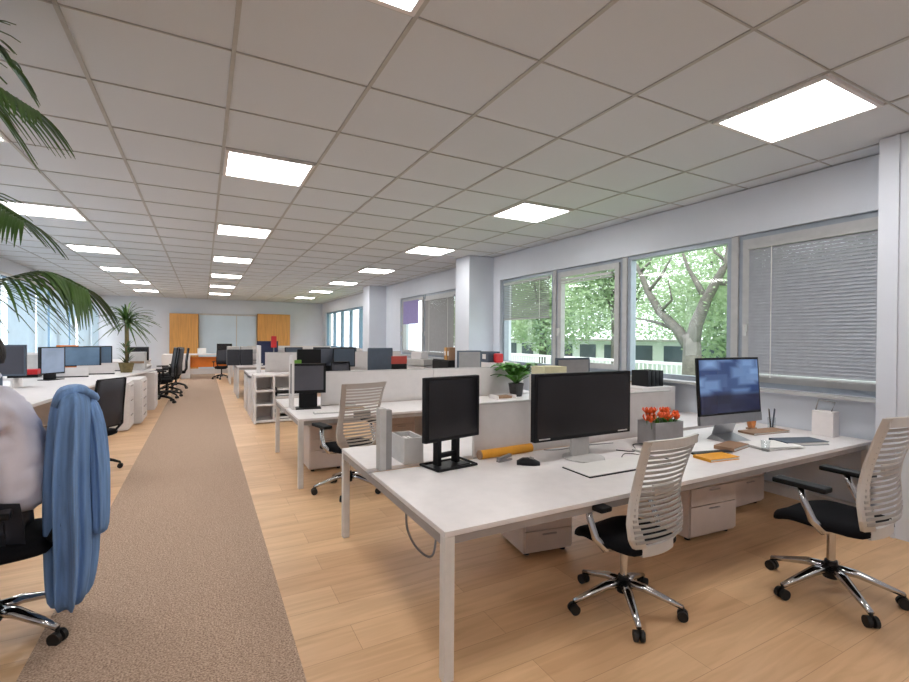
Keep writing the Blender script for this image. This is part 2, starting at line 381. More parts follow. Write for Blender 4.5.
# ------------------------------------------------------------------ furniture
def bench(x0, x1, y0, y1, zt, label, mid=None, panel=False, gap=.05, legx=None):
    t = thing('bench_desk', label, 'desk', (x0, y0, 0)); L_, D_ = x1-x0, y1-y0; h = mid or D_/2
    T = MB().box(0, L_, 0, h-gap, zt-.028, zt, bev=.004); T.build('tabletop', WHITE, t)
    MB().box(0, L_, h+gap, D_, zt-.028, zt, bev=.004).build('tabletop', WHITE, t)
    fr = MB(); zz = zt-.03
    fr.box(.0, .05, .05, D_-.05, zz-.045, zz); fr.box(L_-.05, L_, .05, D_-.05, zz-.045, zz)
    fr.box(.05, L_-.05, .02, .06, zz-.045, zz); fr.box(.05, L_-.05, D_-.06, D_-.02, zz-.045, zz)
    fr.build('frame', EDGE, t)
    lx = legx or (0, L_-.055)
    for x in lx:
        if panel: 
            MB().box(x, x+.04, .03, h-.12, 0, zt-.03).build('leg', WHITE2, t); MB().box(x, x+.04, h+.12, D_-.03, 0, zt-.03).build('leg', WHITE2, t)
        else:
            for y in (.0, D_-.055): MB().box(x, x+.055, y, y+.055, 0, zt-.028, bev=.006).build('leg', LEGM, t)
    return t
def screen(x0, x1, y, z0, z1, label, m_=WHITE2):
    t = thing('desk_screen', label, 'screen', (x0, y, 0)); L_ = x1-x0; k_ = max(1, round(L_/1.35))
    for i in range(k_): MB().box(i*L_/k_+.004, (i+1)*L_/k_-.004, -.014, .014, z0, z1-.012).build('panel', m_, t)
    MB().box(0, L_, -.018, .018, z1-.012, z1).build('top_rail', LGREY, t)
    ft = MB(); ft.box(.02, .05, -.02, .02, z0-.06, z0); ft.box(L_-.05, L_-.02, -.02, .02, z0-.06, z0); ft.build('bracket', STEEL, t)
    return t
D1Y0, D1Y1 = 1.975, 3.86; DZ = .73
bench(1.015, 5.46, D1Y0, D1Y1, DZ, 'long white bench desk in the foreground, its right end against the window wall', legx=(0, 4.35), mid=1.15)
screen(1.84, 4.13, 3.125, DZ, 1.145, 'low white screen standing along the middle of the foreground bench desk')
t = thing('screen_post', 'slim grey upright at the aisle end of the foreground bench desk', 'post', (1.12, 3.12, DZ))
MB().box(-.045, .0, -.04, .04, 0, .43).build('upright', LGREY, t); MB().box(0, .045, -.03, .03, 0, .415).build('side_strip', GREY, t)
def box_organizer(p, label):
    t = thing('filing_box', label, 'box', p)
    b = MB(); b.box(-.075, .075, -.13, -.12, 0, .19); b.box(-.075, .075, .12, .13, 0, .19); b.box(-.075, -.065, -.12, .12, 0, .19); b.box(.065, .075, -.12, .12, 0, .19); b.box(-.065, .065, -.12, .12, 0, .01); b.build('case', LGREY, t)
    b = MB()
    for i in range(4): b.box(-.06+i*.032, -.04+i*.032, -.11, .11, .01, .155)
    b.build('papers', PAPER, t); return t
box_organizer((1.36, 3.28, DZ), 'grey open filing box on the foreground desk behind the angled monitor')

# row 2
bench(.91, 4.9, 5.25, 7.1, .76, 'white bench desk of the second row, behind the foreground bench')
screen(1.35, 4.6, 6.2, .76, 1.2, 'long white screen along the second row bench desk')
t = thing('side_screen', 'tall narrow white side panel left of the monitor on the second row desk', 'screen', at(288, 404, 'z', .76))
t.location = (.955, 5.98, .76); MB().box(0, .025, -.02, .22, 0, .66).build('panel', WHITE2, t); MB().box(-.01, .035, .0, .05, -.012, 0).build('clamp', STEEL, t)

def pedestal(p, rz, label, w_=.42, d_=.55, h_=.56, m_=PED, nd=3):
    t = thing('drawer_pedestal', label, 'drawer unit', p, rz)
    MB().box(-w_/2, w_/2, -d_/2+.02, d_/2, .03, h_, bev=.004).build('case', m_, t)
    fr = [.28, .28, .44] if nd == 3 else [1/nd]*nd
    z = h_-.015
    for q in fr:
        hh = (h_-.06)*q
        d = MB().box(-w_/2+.008, w_/2-.008, -d_/2, -d_/2+.019, z-hh+.008, z).build('drawer', m_, t)
        MB().box(-.06, .06, -d_/2-.012, -d_/2, z-.03, z-.022).build('handle', EDGE, d)
        z -= hh
    c_ = MB()
    for x in (-1, 1):
        for y in (-1, 1): c_.cyl((x*(w_/2-.05), y*(d_/2-.07), 0), (x*(w_/2-.05), y*(d_/2-.07), .03), .022)
    c_.build('caster', RUBBER, t); return t
pedestal((2.36, 3.0, 0), math.radians(-8), 'beige drawer unit under the foreground desk, left of the slatted chair', h_=.4, d_=.42)
pedestal((3.78, 2.68, 0), math.radians(-4), 'beige three drawer unit under the foreground desk, right of the slatted chair', w_=.56, h_=.6)
pedestal((4.75, 2.95, 0), 0, 'beige drawer unit under the wall end of the foreground desk', w_=.5, h_=.6)
pedestal((1.35, 6.1, 0), 0, 'beige drawer unit under the aisle end of the second row desk', h_=.55)
pedestal((2.45, 6.4, 0), 0, 'beige drawer unit under the middle of the second row desk', h_=.6)
pedestal((3.05, 6.4, 0), 0, 'beige drawer unit beside its twin under the second row desk, on the window side', h_=.6)

# ---- monitors
def monitor(p, rz, w_, h_, zb, label, m_=BLK, scr=DARK, stand='plate', bez=.02, tilt=0, name='monitor', sm=None, cat='monitor', ped=None):
    """p: where the foot stands; zb: height of the panel's lower edge over it; screen faces local -Y"""
    t = thing(name, label, cat, p, rz); ro = RX(math.radians(tilt)); ab = (0, 0, zb+h_/2)
    MB().box(-w_/2, w_/2, -.02, .03, zb, zb+h_, bev=.006, rot=ro, about=ab).build('casing', m_, t)
    MB().box(-w_/2+bez, w_/2-bez, -.0225, -.019, zb+bez*1.3, zb+h_-bez, rot=ro, about=ab).build('display', scr, t)
    sm = sm or m_
    if stand == 'plate':
        MB().box(-.045, .045, .03, .06, .012, zb+h_*.6, bev=.004).build('stand', sm, t)
        MB().lathe((0, .02, 0), [(.14, 0), (.14, .008), (.05, .014)], 28).build('base', sm, t, smooth=False)
    elif stand == 'bar':
        MB().box(-.11, .11, .03, .055, .01, zb+h_*.5, bev=.004).build('stand', sm, t)
        MB().box(-.15, .15, -.09, .12, 0, .012, bev=.005).build('base', sm, t)
    return t
# 1: angled black monitor with lift stand
t = thing('monitor', 'black flat monitor turned sideways at the aisle end of the foreground desk', 'monitor', (1.545, 3.06, DZ), math.radians(12))
MB().box(-.25, .25, -.13, -.085, .20, .65, bev=.01).build('casing', BLK, t)
MB().box(-.225, .225, -.1335, -.1295, .225, .63).build('display', DARK, t)
b = MB(); b.box(-.1, -.07, -.08, -.02, .015, .38); b.box(.07, .1, -.08, -.02, .015, .38); b.box(-.07, .07, -.085, -.06, .25, .4); b.cyl((-.07, -.05, .08), (.07, -.05, .08), .02); b.build('stand', BLK, t)
b = MB(); b.tube([(-.16, -.16, .01), (.17, -.19, .01), (.19, .02, .01), (-.16, .05, .01), (-.16, -.16, .01)], .010, 6); b.box(-.14, .16, -.13, .02, 0, .009); b.build('base', BLK, t)
# 2: big black monitor
t = monitor((2.60, 2.72, DZ), math.radians(0), .98, .5, .165, 'large black monitor with a grey foot in the middle of the foreground desk', BLK, DARK, None, .022)
MB().box(-.09, .09, .03, .055, .01, .4, bev=.004).build('stand', LGREY, t)
MB().lathe((0, .0, 0), [(.16, 0), (.16, .01), (.1, .016)], 28).build('base', LGREY, t)
MB().box(-.45, -.35, -.026, -.02, .182, .19).box(.35, .45, -.026, -.02, .182, .19).build('button_strip', LGREY, t)
# 3: all-in-one
t = thing('desktop_computer', 'silver all-in-one computer showing a blue picture, near the window wall', 'computer', (4.27, 2.60, DZ), math.radians(-4))
ro = RX(math.radians(-4)); ab = (0, 0, .45)
MB().box(-.42, .42, -.012, .012, .24, .76, bev=.006, rot=ro, about=ab).build('casing', BLK, t)
d = MB().box(-.40, .40, -.0145, -.0125, .26, .74, rot=ro, about=ab).build('display', SCRPIC, t)
MB().box(-.42, .42, -.015, .014, .16, .24, rot=ro, about=ab).build('chin', STEEL, t)
MB().loftclosed([[Vector((x*.14, .0+.0, .20)) + Vector((0, y, 0)) for x, y in ((-1, .01), (1, .01), (1, .02), (-1, .02))], [Vector((x*.14, y, .05)) for x, y in ((-1, .06), (1, .06), (1, .07), (-1, .07))], [Vector((x*.14, y, 0)) for x, y in ((-1, -.14), (1, -.14), (1, .12), (-1, .12))]]).build('stand', STEEL, t)

# ---- things on the foreground desk
def keyboard(p, rz, w_, d_, label, m_=PAPER, base=LGREY, cat='keyboard'):
    t = thing('keyboard', label, cat, p, rz)
    MB().box(-w_/2, w_/2, -d_/2, d_/2, 0, .012, bev=.003).build('case', base, t)
    kx = MB(); nx = int(w_/.032); ny = int(d_/.032)
    for i in range(nx):
        for j in range(ny): kx.box(-w_/2+.012+i*(w_-.024)/nx, -w_/2+.010+(i+.9)*(w_-.024)/nx, -d_/2+.012+j*(d_-.024)/ny, -d_/2+.01+(j+.9)*(d_-.024)/ny, .012, .017)
    kk = kx.build('keys', m_, t); kk['kind'] = 'stuff'; return t
t = thing('drawing_tablet', 'flat white drawing tablet in front of the large monitor', 'tablet', (2.66, 2.43, DZ), math.radians(-1))
MB().box(-.40, .40, -.14, .14, 0, .008, bev=.003).build('body', BLK, t); MB().box(-.395, .395, -.13, .138, .006, .012).build('surface', PAPER, t)
keyboard((3.38, 2.62, DZ), math.radians(-5), .5, .16, 'white keyboard right of the large monitor foot, behind the slatted chair')
t = thing('mouse', 'dark computer mouse with a pale edge beside the drawing tablet', 'mouse', (2.09, 2.78, DZ), math.radians(55)); t.scale = (1.5,)*3
MB().loftclosed([[Vector((x*s, -.07+k*.028, z*s2)) for x, z in ((-.034, 0), (-.03, .02), (0, .034), (.03, .02), (.034, 0))] for k, (s, s2) in enumerate(((.6, .4), (.95, .8), (1, 1), (.95, .95), (.7, .5)))]).build('shell', BLK, t, smooth=True)
MB().cyl((0, -.04, .026), (0, -.02, .03), .008, n=8).build('scroll_wheel', GREY, t)
t = thing('poster_tube', 'long orange cardboard tube lying against the low white screen', 'tube', (1.86, 3.04, DZ+.034), math.radians(3))
MB().cyl((0, 0, 0), (.5, 0, 0), .034, n=20).build('tube', TUBEM, t); MB().cyl((-.012, 0, 0), (0, 0, 0), .035, n=20).build('end_cap', BROWN, t)
# stapler
t = thing('stapler', 'small grey stapler in front of the orange tube', 'stapler', (2.0, 2.92, DZ), math.radians(10))
MB().box(-.07, .07, -.016, .016, 0, .012, bev=.003).build('base', GREY, t); MB().box(-.07, .065, -.014, .014, .02, .04, bev=.005, rot=RY(math.radians(-6))).build('arm', STEEL, t)
def cable(pts, label, m_=BLK, r=.0035):
    P_ = [Vector(p) for p in pts]; out = []
    for i in range(len(P_)-1):
        a = P_[max(i-1, 0)]; b_ = P_[i]; c_ = P_[i+1]; d_ = P_[min(i+2, len(P_)-1)]
        for k_ in range(6):
            s_ = k_/6; out.append(.5*((2*b_)+(c_-a)*s_+(2*a-5*b_+4*c_-d_)*s_**2+(3*b_-a-3*c_+d_)*s_**3))
    out.append(P_[-1]); return tag(MB().tube(out, r, 6).build('cable', m_, smooth=True), label, 'cable')
z = DZ+.004
cable([(3.02, 2.78, z), (3.1, 2.68, z), (3.2, 2.74, z), (3.32, 2.86, z), (3.45, 2.8, z), (3.58, 2.72, z)], 'thin black cable curling behind the white keyboard to the flower container')
cable([(2.86, 2.58, z), (3.0, 2.66, z), (3.08, 2.54, z+.002), (3.14, 2.44, z+.002), (3.16, 2.33, z)], 'black cable with a plug end crossing beside the drawing tablet')
cable([(2.48, 3.05, z), (2.6, 3.0, z), (2.9, 3.02, z), (3.2, 2.98, z)], 'grey cable running along the low screen behind the large monitor foot', GREY)
cable([(1.22, 2.92, .69), (1.2, 2.9, .52), (1.2, 2.88, .38), (1.26, 2.86, .25), (1.36, 2.86, .17), (1.42, 2.9, .25), (1.5, 3.0, .60)], 'loose grey cable looping below the aisle end of the foreground desk', GREY, .008)
cable([(4.15, 2.4, .69), (4.22, 2.36, .55), (4.3, 2.3, .5), (4.34, 2.26, .6), (4.30, 2.2, .69)], 'black cable loop with adapter hanging under the foreground desk near the wall', BLK, .005)
# flowers in a mirrored container
t = thing('flower_box', 'square silver container of orange-red tulips between the two large screens', 'flowers', (3.56, 2.78, DZ), math.radians(-5)); t.scale = (.85, .85, .95)
b = MB(); frame_ = [(-.19, .19, -.12, -.112), (-.19, .19, .112, .12), (-.19, -.182, -.112, .112), (.182, .19, -.112, .112)]
for q in frame_: b.box(q[0], q[1], q[2], q[3], 0, .22)
b.box(-.182, .182, -.112, .112, 0, .01); b.build('container', STEEL, t)
fl = MB(); lf = MB(); st = MB()
for i in range(17):
    x = rnd.uniform(-.21, .21); y = rnd.uniform(-.11, .11); zz = .23+rnd.uniform(0, .06)
    st.cyl((x*.7, y*.7, .02), (x, y, zz), .004, n=5)
    for k in range(5):
        a = k*2*PI/5+rnd.random(); d_ = Vector((math.cos(a), math.sin(a), 0)); c_ = Vector((x, y, zz)); tl = rnd.uniform(.022, .05); s2 = d_.cross(Vector((0, 0, 1)))
        fl.loftclosed([[c_+d_*r1+s2*w1+Vector((0, 0, h1)), c_+d_*r1-s2*w1+Vector((0, 0, h1)), c_+d_*(r1-.004)-s2*w1+Vector((0, 0, h1+.001)), c_+d_*(r1-.004)+s2*w1+Vector((0, 0, h1+.001))] for r1, w1, h1 in ((.008, .006, -.012), (.024, .018, .008), (tl+.004, .014, .028), (tl-.002, .003, .046))])
for i in range(14):
    a = rnd.uniform(0, 2*PI); x = rnd.uniform(-.15, .15); y = rnd.uniform(-.08, .08)
    lf.grid([[(x, y, .18), (x+.02, y, .18)], [(x+.03*math.cos(a), y+.03*math.sin(a), .24), (x+.03*math.cos(a)+.02, y+.03*math.sin(a), .24)], [(x+.08*math.cos(a), y+.06*math.sin(a), .265), (x+.08*math.cos(a)+.004, y+.06*math.sin(a), .265)]])
fl.build('tulip_heads', TULIP, t, smooth=True)['kind'] = 'stuff'
lf.build('leaves', LEAFG, t, solid=.002)['kind'] = 'stuff'; st.build('stems', LEAFG, t)['kind'] = 'stuff'
# papers, notebooks, etc near the all-in-one
def flat(name, p, rz, w_, d_, h_, m_, label, cat, bev=.002): return tag(MB().box(-w_/2, w_/2, -d_/2, d_/2, 0, h_, bev=bev).build(name, m_, loc=p), label, cat) if not rz else _r_(tag(MB().box(-w_/2, w_/2, -d_/2, d_/2, 0, h_, bev=bev).build(name, m_, loc=p), label, cat), rz)
def _r_(o, rz): o.rotation_euler.z = math.radians(rz); return o
def notebook(p, rz, w_, d_, h_, m_, label):
    t = thing('notebook', label, 'notebook', p, math.radians(rz))
    MB().box(-w_/2, w_/2, -d_/2, d_/2, 0, .004).box(-w_/2, w_/2, -d_/2, d_/2, h_-.004, h_).box(-w_/2, -w_/2+.004, -d_/2, d_/2, .004, h_-.004).build('cover', m_, t)
    MB().box(-w_/2+.005, w_/2-.006, -d_/2+.006, d_/2-.006, .004, h_-.004).build('pages', PAPER, t); return t
notebook((3.52, 2.24, DZ), -8, .30, .16, .022, TUBEM, 'orange notebook lying at the desk edge beside the slatted chair')
notebook((3.64, 2.36, DZ), -14, .36, .07, .014, BLK, 'narrow black notebook behind the orange notebook')
t = thing('paper_stack', 'loose stack of white and grey papers in front of the all-in-one computer', 'papers', (4.35, 2.28, DZ), math.radians(-12))
for i in range(6): MB().box(-.21, .21, -.13, .13, i*.004, i*.004+.003, rot=RZ(rnd.uniform(-.25, .25))).build('sheet', [PAPER, LGREY, PAPER][i % 3], t)
notebook((4.72, 2.24, DZ+.0), -20, .42, .2, .03, SLATE, 'dark grey folder lying at the right of the papers')
notebook((3.98, 2.40, DZ), 10, .3, .16, .03, BROWN, 'brown notebook under the chin of the all-in-one computer')
notebook((4.95, 2.66, DZ), -8, .5, .17, .02, BROWN, 'brown open folder beside the pen cups near the wall')
t = thing('drinking_glass', 'clear drinking glass standing before the all-in-one computer', 'glass', (4.12, 2.20, DZ))
MB().lathe((0, 0, 0), [(.028, 0), (.035, .09), (.033, .09), (.026, .006)], 20).build('glass_body', GLASSC, t, smooth=True)
t = thing('pen_cup', 'small clear cup of pens beside the brown ribbon holder', 'pen cup', (5.2, 2.72, DZ))
MB().lathe((0, 0, 0), [(.035, 0), (.038, .12), (.034, .12), (.03, .008)], 16).build('cup', GLASSC, t)
for i in range(4): MB().cyl((.012*math.cos(i*1.6), .012*math.sin(i*1.6), .012), (.05*math.cos(i*1.6), .03*math.sin(i*1.6), .21), .005, n=6).build('pen', [NAVY, GREY, BLK, SLATE][i], t)
t = thing('ribbon_holder', 'curled brown leather loop standing by the pen cup', 'holder', (5.02, 2.82, DZ))
b = MB(); b.tube([(.045*math.sin(a)*(1), 0, .11+.1*math.cos(a)) for a in [i*2*PI/16 for i in range(17)]], .022, 8); b.build('loop', mat('tan_leather', (190, 118, 60), .5, var=.2), t, smooth=True); MB().box(-.05, .05, -.03, .03, 0, .014).build('base', BROWN, t)
t = thing('desk_lamp', 'small white wall-side lamp with a thin bent wire arm by the blind', 'lamp', (5.33, 2.3, DZ))
MB().box(-.06, .06, -.09, .09, 0, .24, bev=.008).build('body', WHITE, t)
MB().tube([(0, -.05, .24), (0, -.08, .33), (0, .06, .34), (0, .08, .25), (0, .09, .05)], .006, 6).build('wire_arm', GREY, t, smooth=True)

# second row and back half items
monitor((1.155, 6.0, .76), math.radians(-8), .42, .37, .19, 'black square monitor on the second row desk beside the narrow side panel', BLK, mat('grey_screen', (78, 78, 86), .3, var=.15, scale=3), 'bar', .03)
keyboard((1.3, 5.55, .76), math.radians(-6), .34, .13, 'white keyboard in front of the square monitor on the second row desk')
notebook((1.62, 5.62, .76), 5, .26, .06, .03, BROWN, 'small brown notebook right of the keyboard on the second row desk')
t = thing('telephone', 'pale desk telephone right of the square monitor', 'telephone', (1.62, 5.88, .76), math.radians(-15))
MB().box(-.1, .1, -.1, .1, 0, .05, bev=.01, rot=RX(.12)).build('body', LGREY, t); MB().box(-.095, -.05, -.1, .1, .06, .09, bev=.012).build('handset', BLK, t); MB().box(-.02, .08, -.07, .03, .052, .062).build('keypad', GREY, t)

def leafy(p, label, n_=46, r=.22, h=.3, seed=1, m_=LEAFG, pot=POT, ph=.12, pr=.075, name='potted_plant', lw=.032):
    R_ = random.Random(seed); t = thing(name, label, 'plant', p)
    MB().lathe((0, 0, 0), [(pr*.75, 0), (pr, ph), (pr*.9, ph), (pr*.7, .01)], 20).build('pot', pot, t)
    MB().lathe((0, 0, 0), [(pr*.7, .01), (pr*.87, ph-.015)], 14).build('soil', SOIL, t)
    lf = MB(); st = MB()
    for i in range(n_):
        a = R_.uniform(0, 2*PI); L_ = r*R_.uniform(.55, 1.05); up_ = h*R_.uniform(.45, 1); d_ = Vector((math.cos(a), math.sin(a), 0)); s_ = d_.cross(Vector((0, 0, 1)))
        base = Vector((0, 0, ph-.015)); rows = []
        for k in range(6):
            q = k/5; c_ = base+d_*(L_*q*.95+.0)+Vector((0, 0, up_*(1.5*q-.95*q*q*1.1))); w_ = lw*math.sin(PI*min(1, max(.04, q**1.1)))+.003
            rows.append([c_+s_*w_, c_-Vector((0, 0, .008)), c_-s_*w_])
        lf.grid(rows)
    lf.build('leaves', m_, t, smooth=True, solid=.0015)['kind'] = 'stuff'
    return t
pp = at(516, 396, 'z', .76); leafy((pp.x, pp.y, .76), 'green leafy plant on the second row desk, seen left of the large monitor', h=.62, r=.5, seed=3, ph=.2, pr=.12, lw=.07)
t = thing('paper_tray', 'white paper tray with a brown pad on the second row desk beside the leafy plant', 'tray', (3.9, 5.75, .76))
MB().box(-.16, .16, -.12, .12, 0, .01).box(-.16, -.15, -.12, .12, .01, .06).box(.15, .16, -.12, .12, .01, .06).box(-.15, .15, .11, .12, .01, .06).build('tray', WHITE, t); MB().box(-.11, .11, -.08, .08, .012, .045).build('pad', BROWN, t)
t = monitor((3.96, 3.62, DZ), math.radians(28), .4, .36, .12, 'small white-framed monitor behind the low screen and the tulips', WHITE, DARK, 'bar', .03)
t = thing('laptop_stand', 'grey framed screen standing on the back half of the foreground desk behind the large monitor', 'monitor', (3.3, 3.6, DZ))
t['category'] = 'monitor'; MB().box(-.22, .22, 0, .03, .36, .73, bev=.008).build('casing', SLATE, t); MB().box(-.2, .2, -.003, 0, .38, .71).build('display', GREY, t); MB().box(-.04, .04, .03, .06, 0, .5).build('stand', BLK, t); MB().box(-.14, .14, -.08, .12, 0, .012).build('base', BLK, t)
t = thing('paper_tower', 'pile of yellowish papers behind the large monitor', 'papers', (2.9, 3.5, DZ))
MB().box(-.15, .15, -.11, .11, 0, .58).build('box_base', LGREY, t); MB().box(-.13, .13, -.1, .1, .58, .66).build('papers', YEL, t)

# low white shelf run along the window wall, with binders and cabinets
def cabinet(x0, x1, y0, y1, h, label, m_=WHITE2, nd=2, face='x'):
    t = thing('storage_cabinet', label, 'cabinet', (x0, y0, 0)); L_, D_ = x1-x0, y1-y0
    MB().box(.02, L_, 0, D_, 0, h, bev=.004).build('body', m_, t)
    for i in range(nd):
        d = MB().box(0, .018, i*D_/nd+.005, (i+1)*D_/nd-.005, .05, h-.03).build('door', m_, t); MB().box(-.012, 0, (i+.5)*D_/nd-.05, (i+.5)*D_/nd+.05, h*.7, h*.7+.012).build('handle', STEEL, d)
    return t
cabinet(4.72, 5.34, 3.95, 5.0, 1.05, 'low white cabinet under the window beside the end of the foreground bench')
for i in range(4):
    o = thing('binder', 'x', 'binder', (4.95+i*.075, 4.05, 1.05), 0, 'black binders on the low cabinet')
    o['label'] = 'black ring binder standing on the low cabinet under the tree window'
    MB().box(0, .06, 0, .26, 0, .006).box(0, .004, 0, .26, .006, .2).box(.056, .06, 0, .26, .006, .2).box(.004, .056, 0, .006, .006, .2).build('cover', BLK, o); MB().box(.008, .05, .01, .25, .006, .19).build('papers', PAPER, o)
notebook((5.0, 4.5, 1.05), 20, .3, .24, .03, BROWN, 'brown folder lying on the low cabinet under the tree window')
cabinet(4.6, 5.2, 7.2, 8.4, 1.2, 'white cabinet beyond the second row desk against the middle pillar', nd=3)
for i, (mm, ww, ds) in enumerate(((SLATE, .16, 'slate blue'), (WHITE, .08, 'white'), (SLATE, .3, 'wide slate blue'))):
    t = thing('file_box', ds+' file box standing on the white cabinet by the middle pillar', 'box', (4.62, 7.95-.33*i, 1.2))
    MB().box(0, .25, 0, ww, 0, .2).build('case', mm, t); MB().box(-.003, 0, ww*.3, ww*.7, .06, .15).build('label_card', PAPER, t)
t = tag(MB().box(4.64, 4.8, 7.0, 7.1, 0, .17, bev=.03).build('bag', RED, loc=(.06, .15, 1.2)), 'red bag on the white cabinet by the middle pillar', 'bag')
monitor((3.9, 6.75, .76), math.radians(-8), .42, .34, .34, 'dark monitor on the second row desk in front of the windows', SLATE, GREY, 'bar', .02)
notebook((3.35, 6.7, .76), 10, .3, .22, .05, YEL, 'yellow folder on the far half of the second row desk')

# ---- chairs
def star_base(t, m_=CHROME, r=.33, caster=RUBBER, a0=.3, nn=5):
    MB().cyl((0, 0, .10), (0, 0, .2), .04, .032, 16).build('hub', BLK, t)
    MB().cyl((0, 0, .2), (0, 0, .42), .022, n=12).build('gas_column', CHROME if m_ == CHROME else BLK, t)
    for k in range(nn):
        a = a0+k*2*PI/nn; d = Vector((math.cos(a), math.sin(a), 0))
        MB().tube([d*.02+Vector((0, 0, .155)), d*.12+Vector((0, 0, .145)), d*.24+Vector((0, 0, .105)), d*r+Vector((0, 0, .075))], [.028, .024, .018, .014], 8, sx=1.2).build('base_arm', m_, t, smooth=True)
        s_ = d.cross(Vector((0, 0, 1))); c_ = MB(); p = d*r
        c_.cyl(p+s_*.008+Vector((0, 0, .03)), p+s_*.028+Vector((0, 0, .03)), .03, n=14); c_.cyl(p-s_*.028+Vector((0, 0, .03)), p-s_*.008+Vector((0, 0, .03)), .03, n=14); c_.cyl(p+Vector((0, 0, .03)), p+Vector((0, 0, .08)), .009, n=8); c_.cyl(p-s_*.02+Vector((0, 0, .03)), p+s_*.02+Vector((0, 0, .03)), .008, n=8)
        c_.build('caster', caster, t)
def seat_mesh(w_, d_, z0, th):
    rings = []
    for i in range(9):
        q = i/8; y = -d_/2+d_*q; ww = w_/2*(1-.22*abs(2*q-1)**3); drop = -.05*max(0, q-.75)/.25 - 0
        dish = .012
        rings.append([Vector((x*ww, y, z0+drop+zz)) for x, zz in ((-1, .25*th), (-.97, .75*th), (-.8, th), (-.3, th-dish), (.3, th-dish), (.8, th), (.97, .75*th), (1, .25*th), (.85, 0), (-.85, 0))])
    return MB().loftclosed(rings)
def slat_chair(loc, rz, label, body=CHW, group=None):
    t = thing('slatted_chair', label, 'chair', loc, rz, group)
    star_base(t)
    MB().box(-.11, .11, -.14, .12, .40, .45, bev=.02).build('mechanism', BLK, t)
    seat_mesh(.5, .5, .43, .07).build('seat', FAB, t, smooth=True, sub=1)
    prof = [(0, .44, .10, -.2), (.06, .47, .17, -.235), (.15, .54, .235, -.25), (.3, .64, .245, -.24), (.45, .74, .225, -.235), (.6, .84, .215, -.25), (.8, .98, .225, -.29), (1, 1.11, .238, -.335)]
    def pr(q):
        for a, b_ in zip(prof, prof[1:]):
            if q <= b_[0]: s_ = (q-a[0])/(b_[0]-a[0]); return [a[i]+(b_[i]-a[i])*s_ for i in (1, 2, 3)]
        return prof[-1][1:]
    bk = MB()
    for s_ in (-1, 1):
        rings = []
        for k in range(25):
            q = k/24; z, w_, y = pr(q); wd = .040-.012*q+.042*math.exp(-((q-.16)/.13)**2)
            rings.append([Vector((s_*(w_-wd), y-.012, z)), Vector((s_*w_, y+.012, z)), Vector((s_*(w_+.006), y+.03-.01*q, z)), Vector((s_*(w_-wd), y+.006, z))])
        bk.loftclosed(rings)
    def slat(q, hh, th=.004, bow=.035):
        z, w_, y = pr(q); w_ -= .02; rings = []
        for k in range(11):
            x = -w_+2*w_*k/10; yy = y-bow*(1-(x/w_)**2)
            rings.append([Vector((x, yy-th, z-hh/2)), Vector((x, yy+th, z-hh/2)), Vector((x, yy+th, z+hh/2)), Vector((x, yy-th, z+hh/2))])
        bk.loftclosed(rings)
    slat(.965, .05, .009); slat(.05, .06, .01, .02)
    bk.build('backrest', body, t, smooth=False)
    bk = MB()
    for k in range(18): slat(.14+k*.0445, .0155, .003)
    bk.build('back_slats', SLATM if body is CHW else body, t)
    MB().box(-.09, .09, -.275, -.255, .78, .84, bev=.006).build('lumbar_pad', CHT if body is CHW else GREY, t)
    for s_ in (-1, 1):
        MB().box(s_*.27-.045, s_*.27+.045, -.10, .17, .665, .695, bev=.012).build('armrest', BLK, t, smooth=False)
        MB().tube([(s_*.16, -.06, .43), (s_*.24, -.06, .44), (s_*.285, -.03, .50), (s_*.28, .02, .60), (s_*.27, .04, .667)], [.018, .02, .02, .018, .016], 8, sx=1.2, up=(0, 1, 0)).build('arm_support', CHROME, t, smooth=True)
    return t
slat_chair((2.29, 2.04, 0), math.radians(3), 'white slatted back office chair with black seat at the middle of the foreground desk')
t = slat_chair((3.62, 1.52, 0), math.radians(0), 'white slatted back office chair cut by the right edge, turned side on'); t.scale = (1.1,)*3
t = slat_chair((1.38, 4.97, 0), math.radians(13), 'taupe slatted back office chair at the second row desk', CHT); t.scale = (1.07,)*3

def mesh_chair(loc, rz, label, group=None, arms=True, bm_=BLKM, base=BLK, scale=1):
    t = thing('mesh_chair', label, 'chair', loc, rz, group)
    star_base(t, base, .31)
    MB().box(-.1, .1, -.12, .12, .39, .44, bev=.015).build('mechanism', BLK, t)
    seat_mesh(.48, .48, .42, .08).build('seat', FAB, t, smooth=True, sub=1)
    fr = MB(); 
    for s_ in (-1, 1): fr.tube([(s_*.12, -.2, .44), (s_*.21, -.25, .56), (s_*.22, -.25, .75), (s_*.2, -.30, 1.12)], .015, 8, up=(0, 1, 0))
    fr.cyl((-.2, -.3, 1.12), (.2, -.3, 1.12), .015, n=8); fr.box(-.2, .2, -.265, -.24, .54, .6)
    fr.build('back_frame', BLK, t, smooth=False)
    MB().grid([[Vector((x*w_, y-.03*(1-x*x), z)) for x in (-1, -.5, 0, .5, 1)] for z, y, w_ in ((.56, -.25, .21), (.75, -.25, .22), (.95, -.275, .21), (1.12, -.3, .2))]).build('backrest', bm_, t, smooth=True, solid=.012)
    if arms:
        for s_ in (-1, 1):
            MB().box(s_*.27-.04, s_*.27+.04, -.1, .15, .65, .68, bev=.01).build('armrest', BLK, t)
            MB().tube([(s_*.2, 0, .43), (s_*.27, 0, .46), (s_*.27, .02, .655)], .016, 8, up=(0, 1, 0)).build('arm_support', BLK, t)
    if scale != 1: t.scale = (scale,)*3
    return t
MCH = mesh_chair((-1.22, 7.1, 0), math.radians(56), 'black mesh office chair by the aisle at the left desk cluster', bm_=mat('grey_mesh', (52, 52, 60), .6, bump=.3, scale=220))
lay = [(-.95, 13.4, 1.2, 100), (-.85, 14.5, 1.16, 80), (-.9, 15.6, 1.16, 110), (-.75, 16.9, 1.12, 95)]
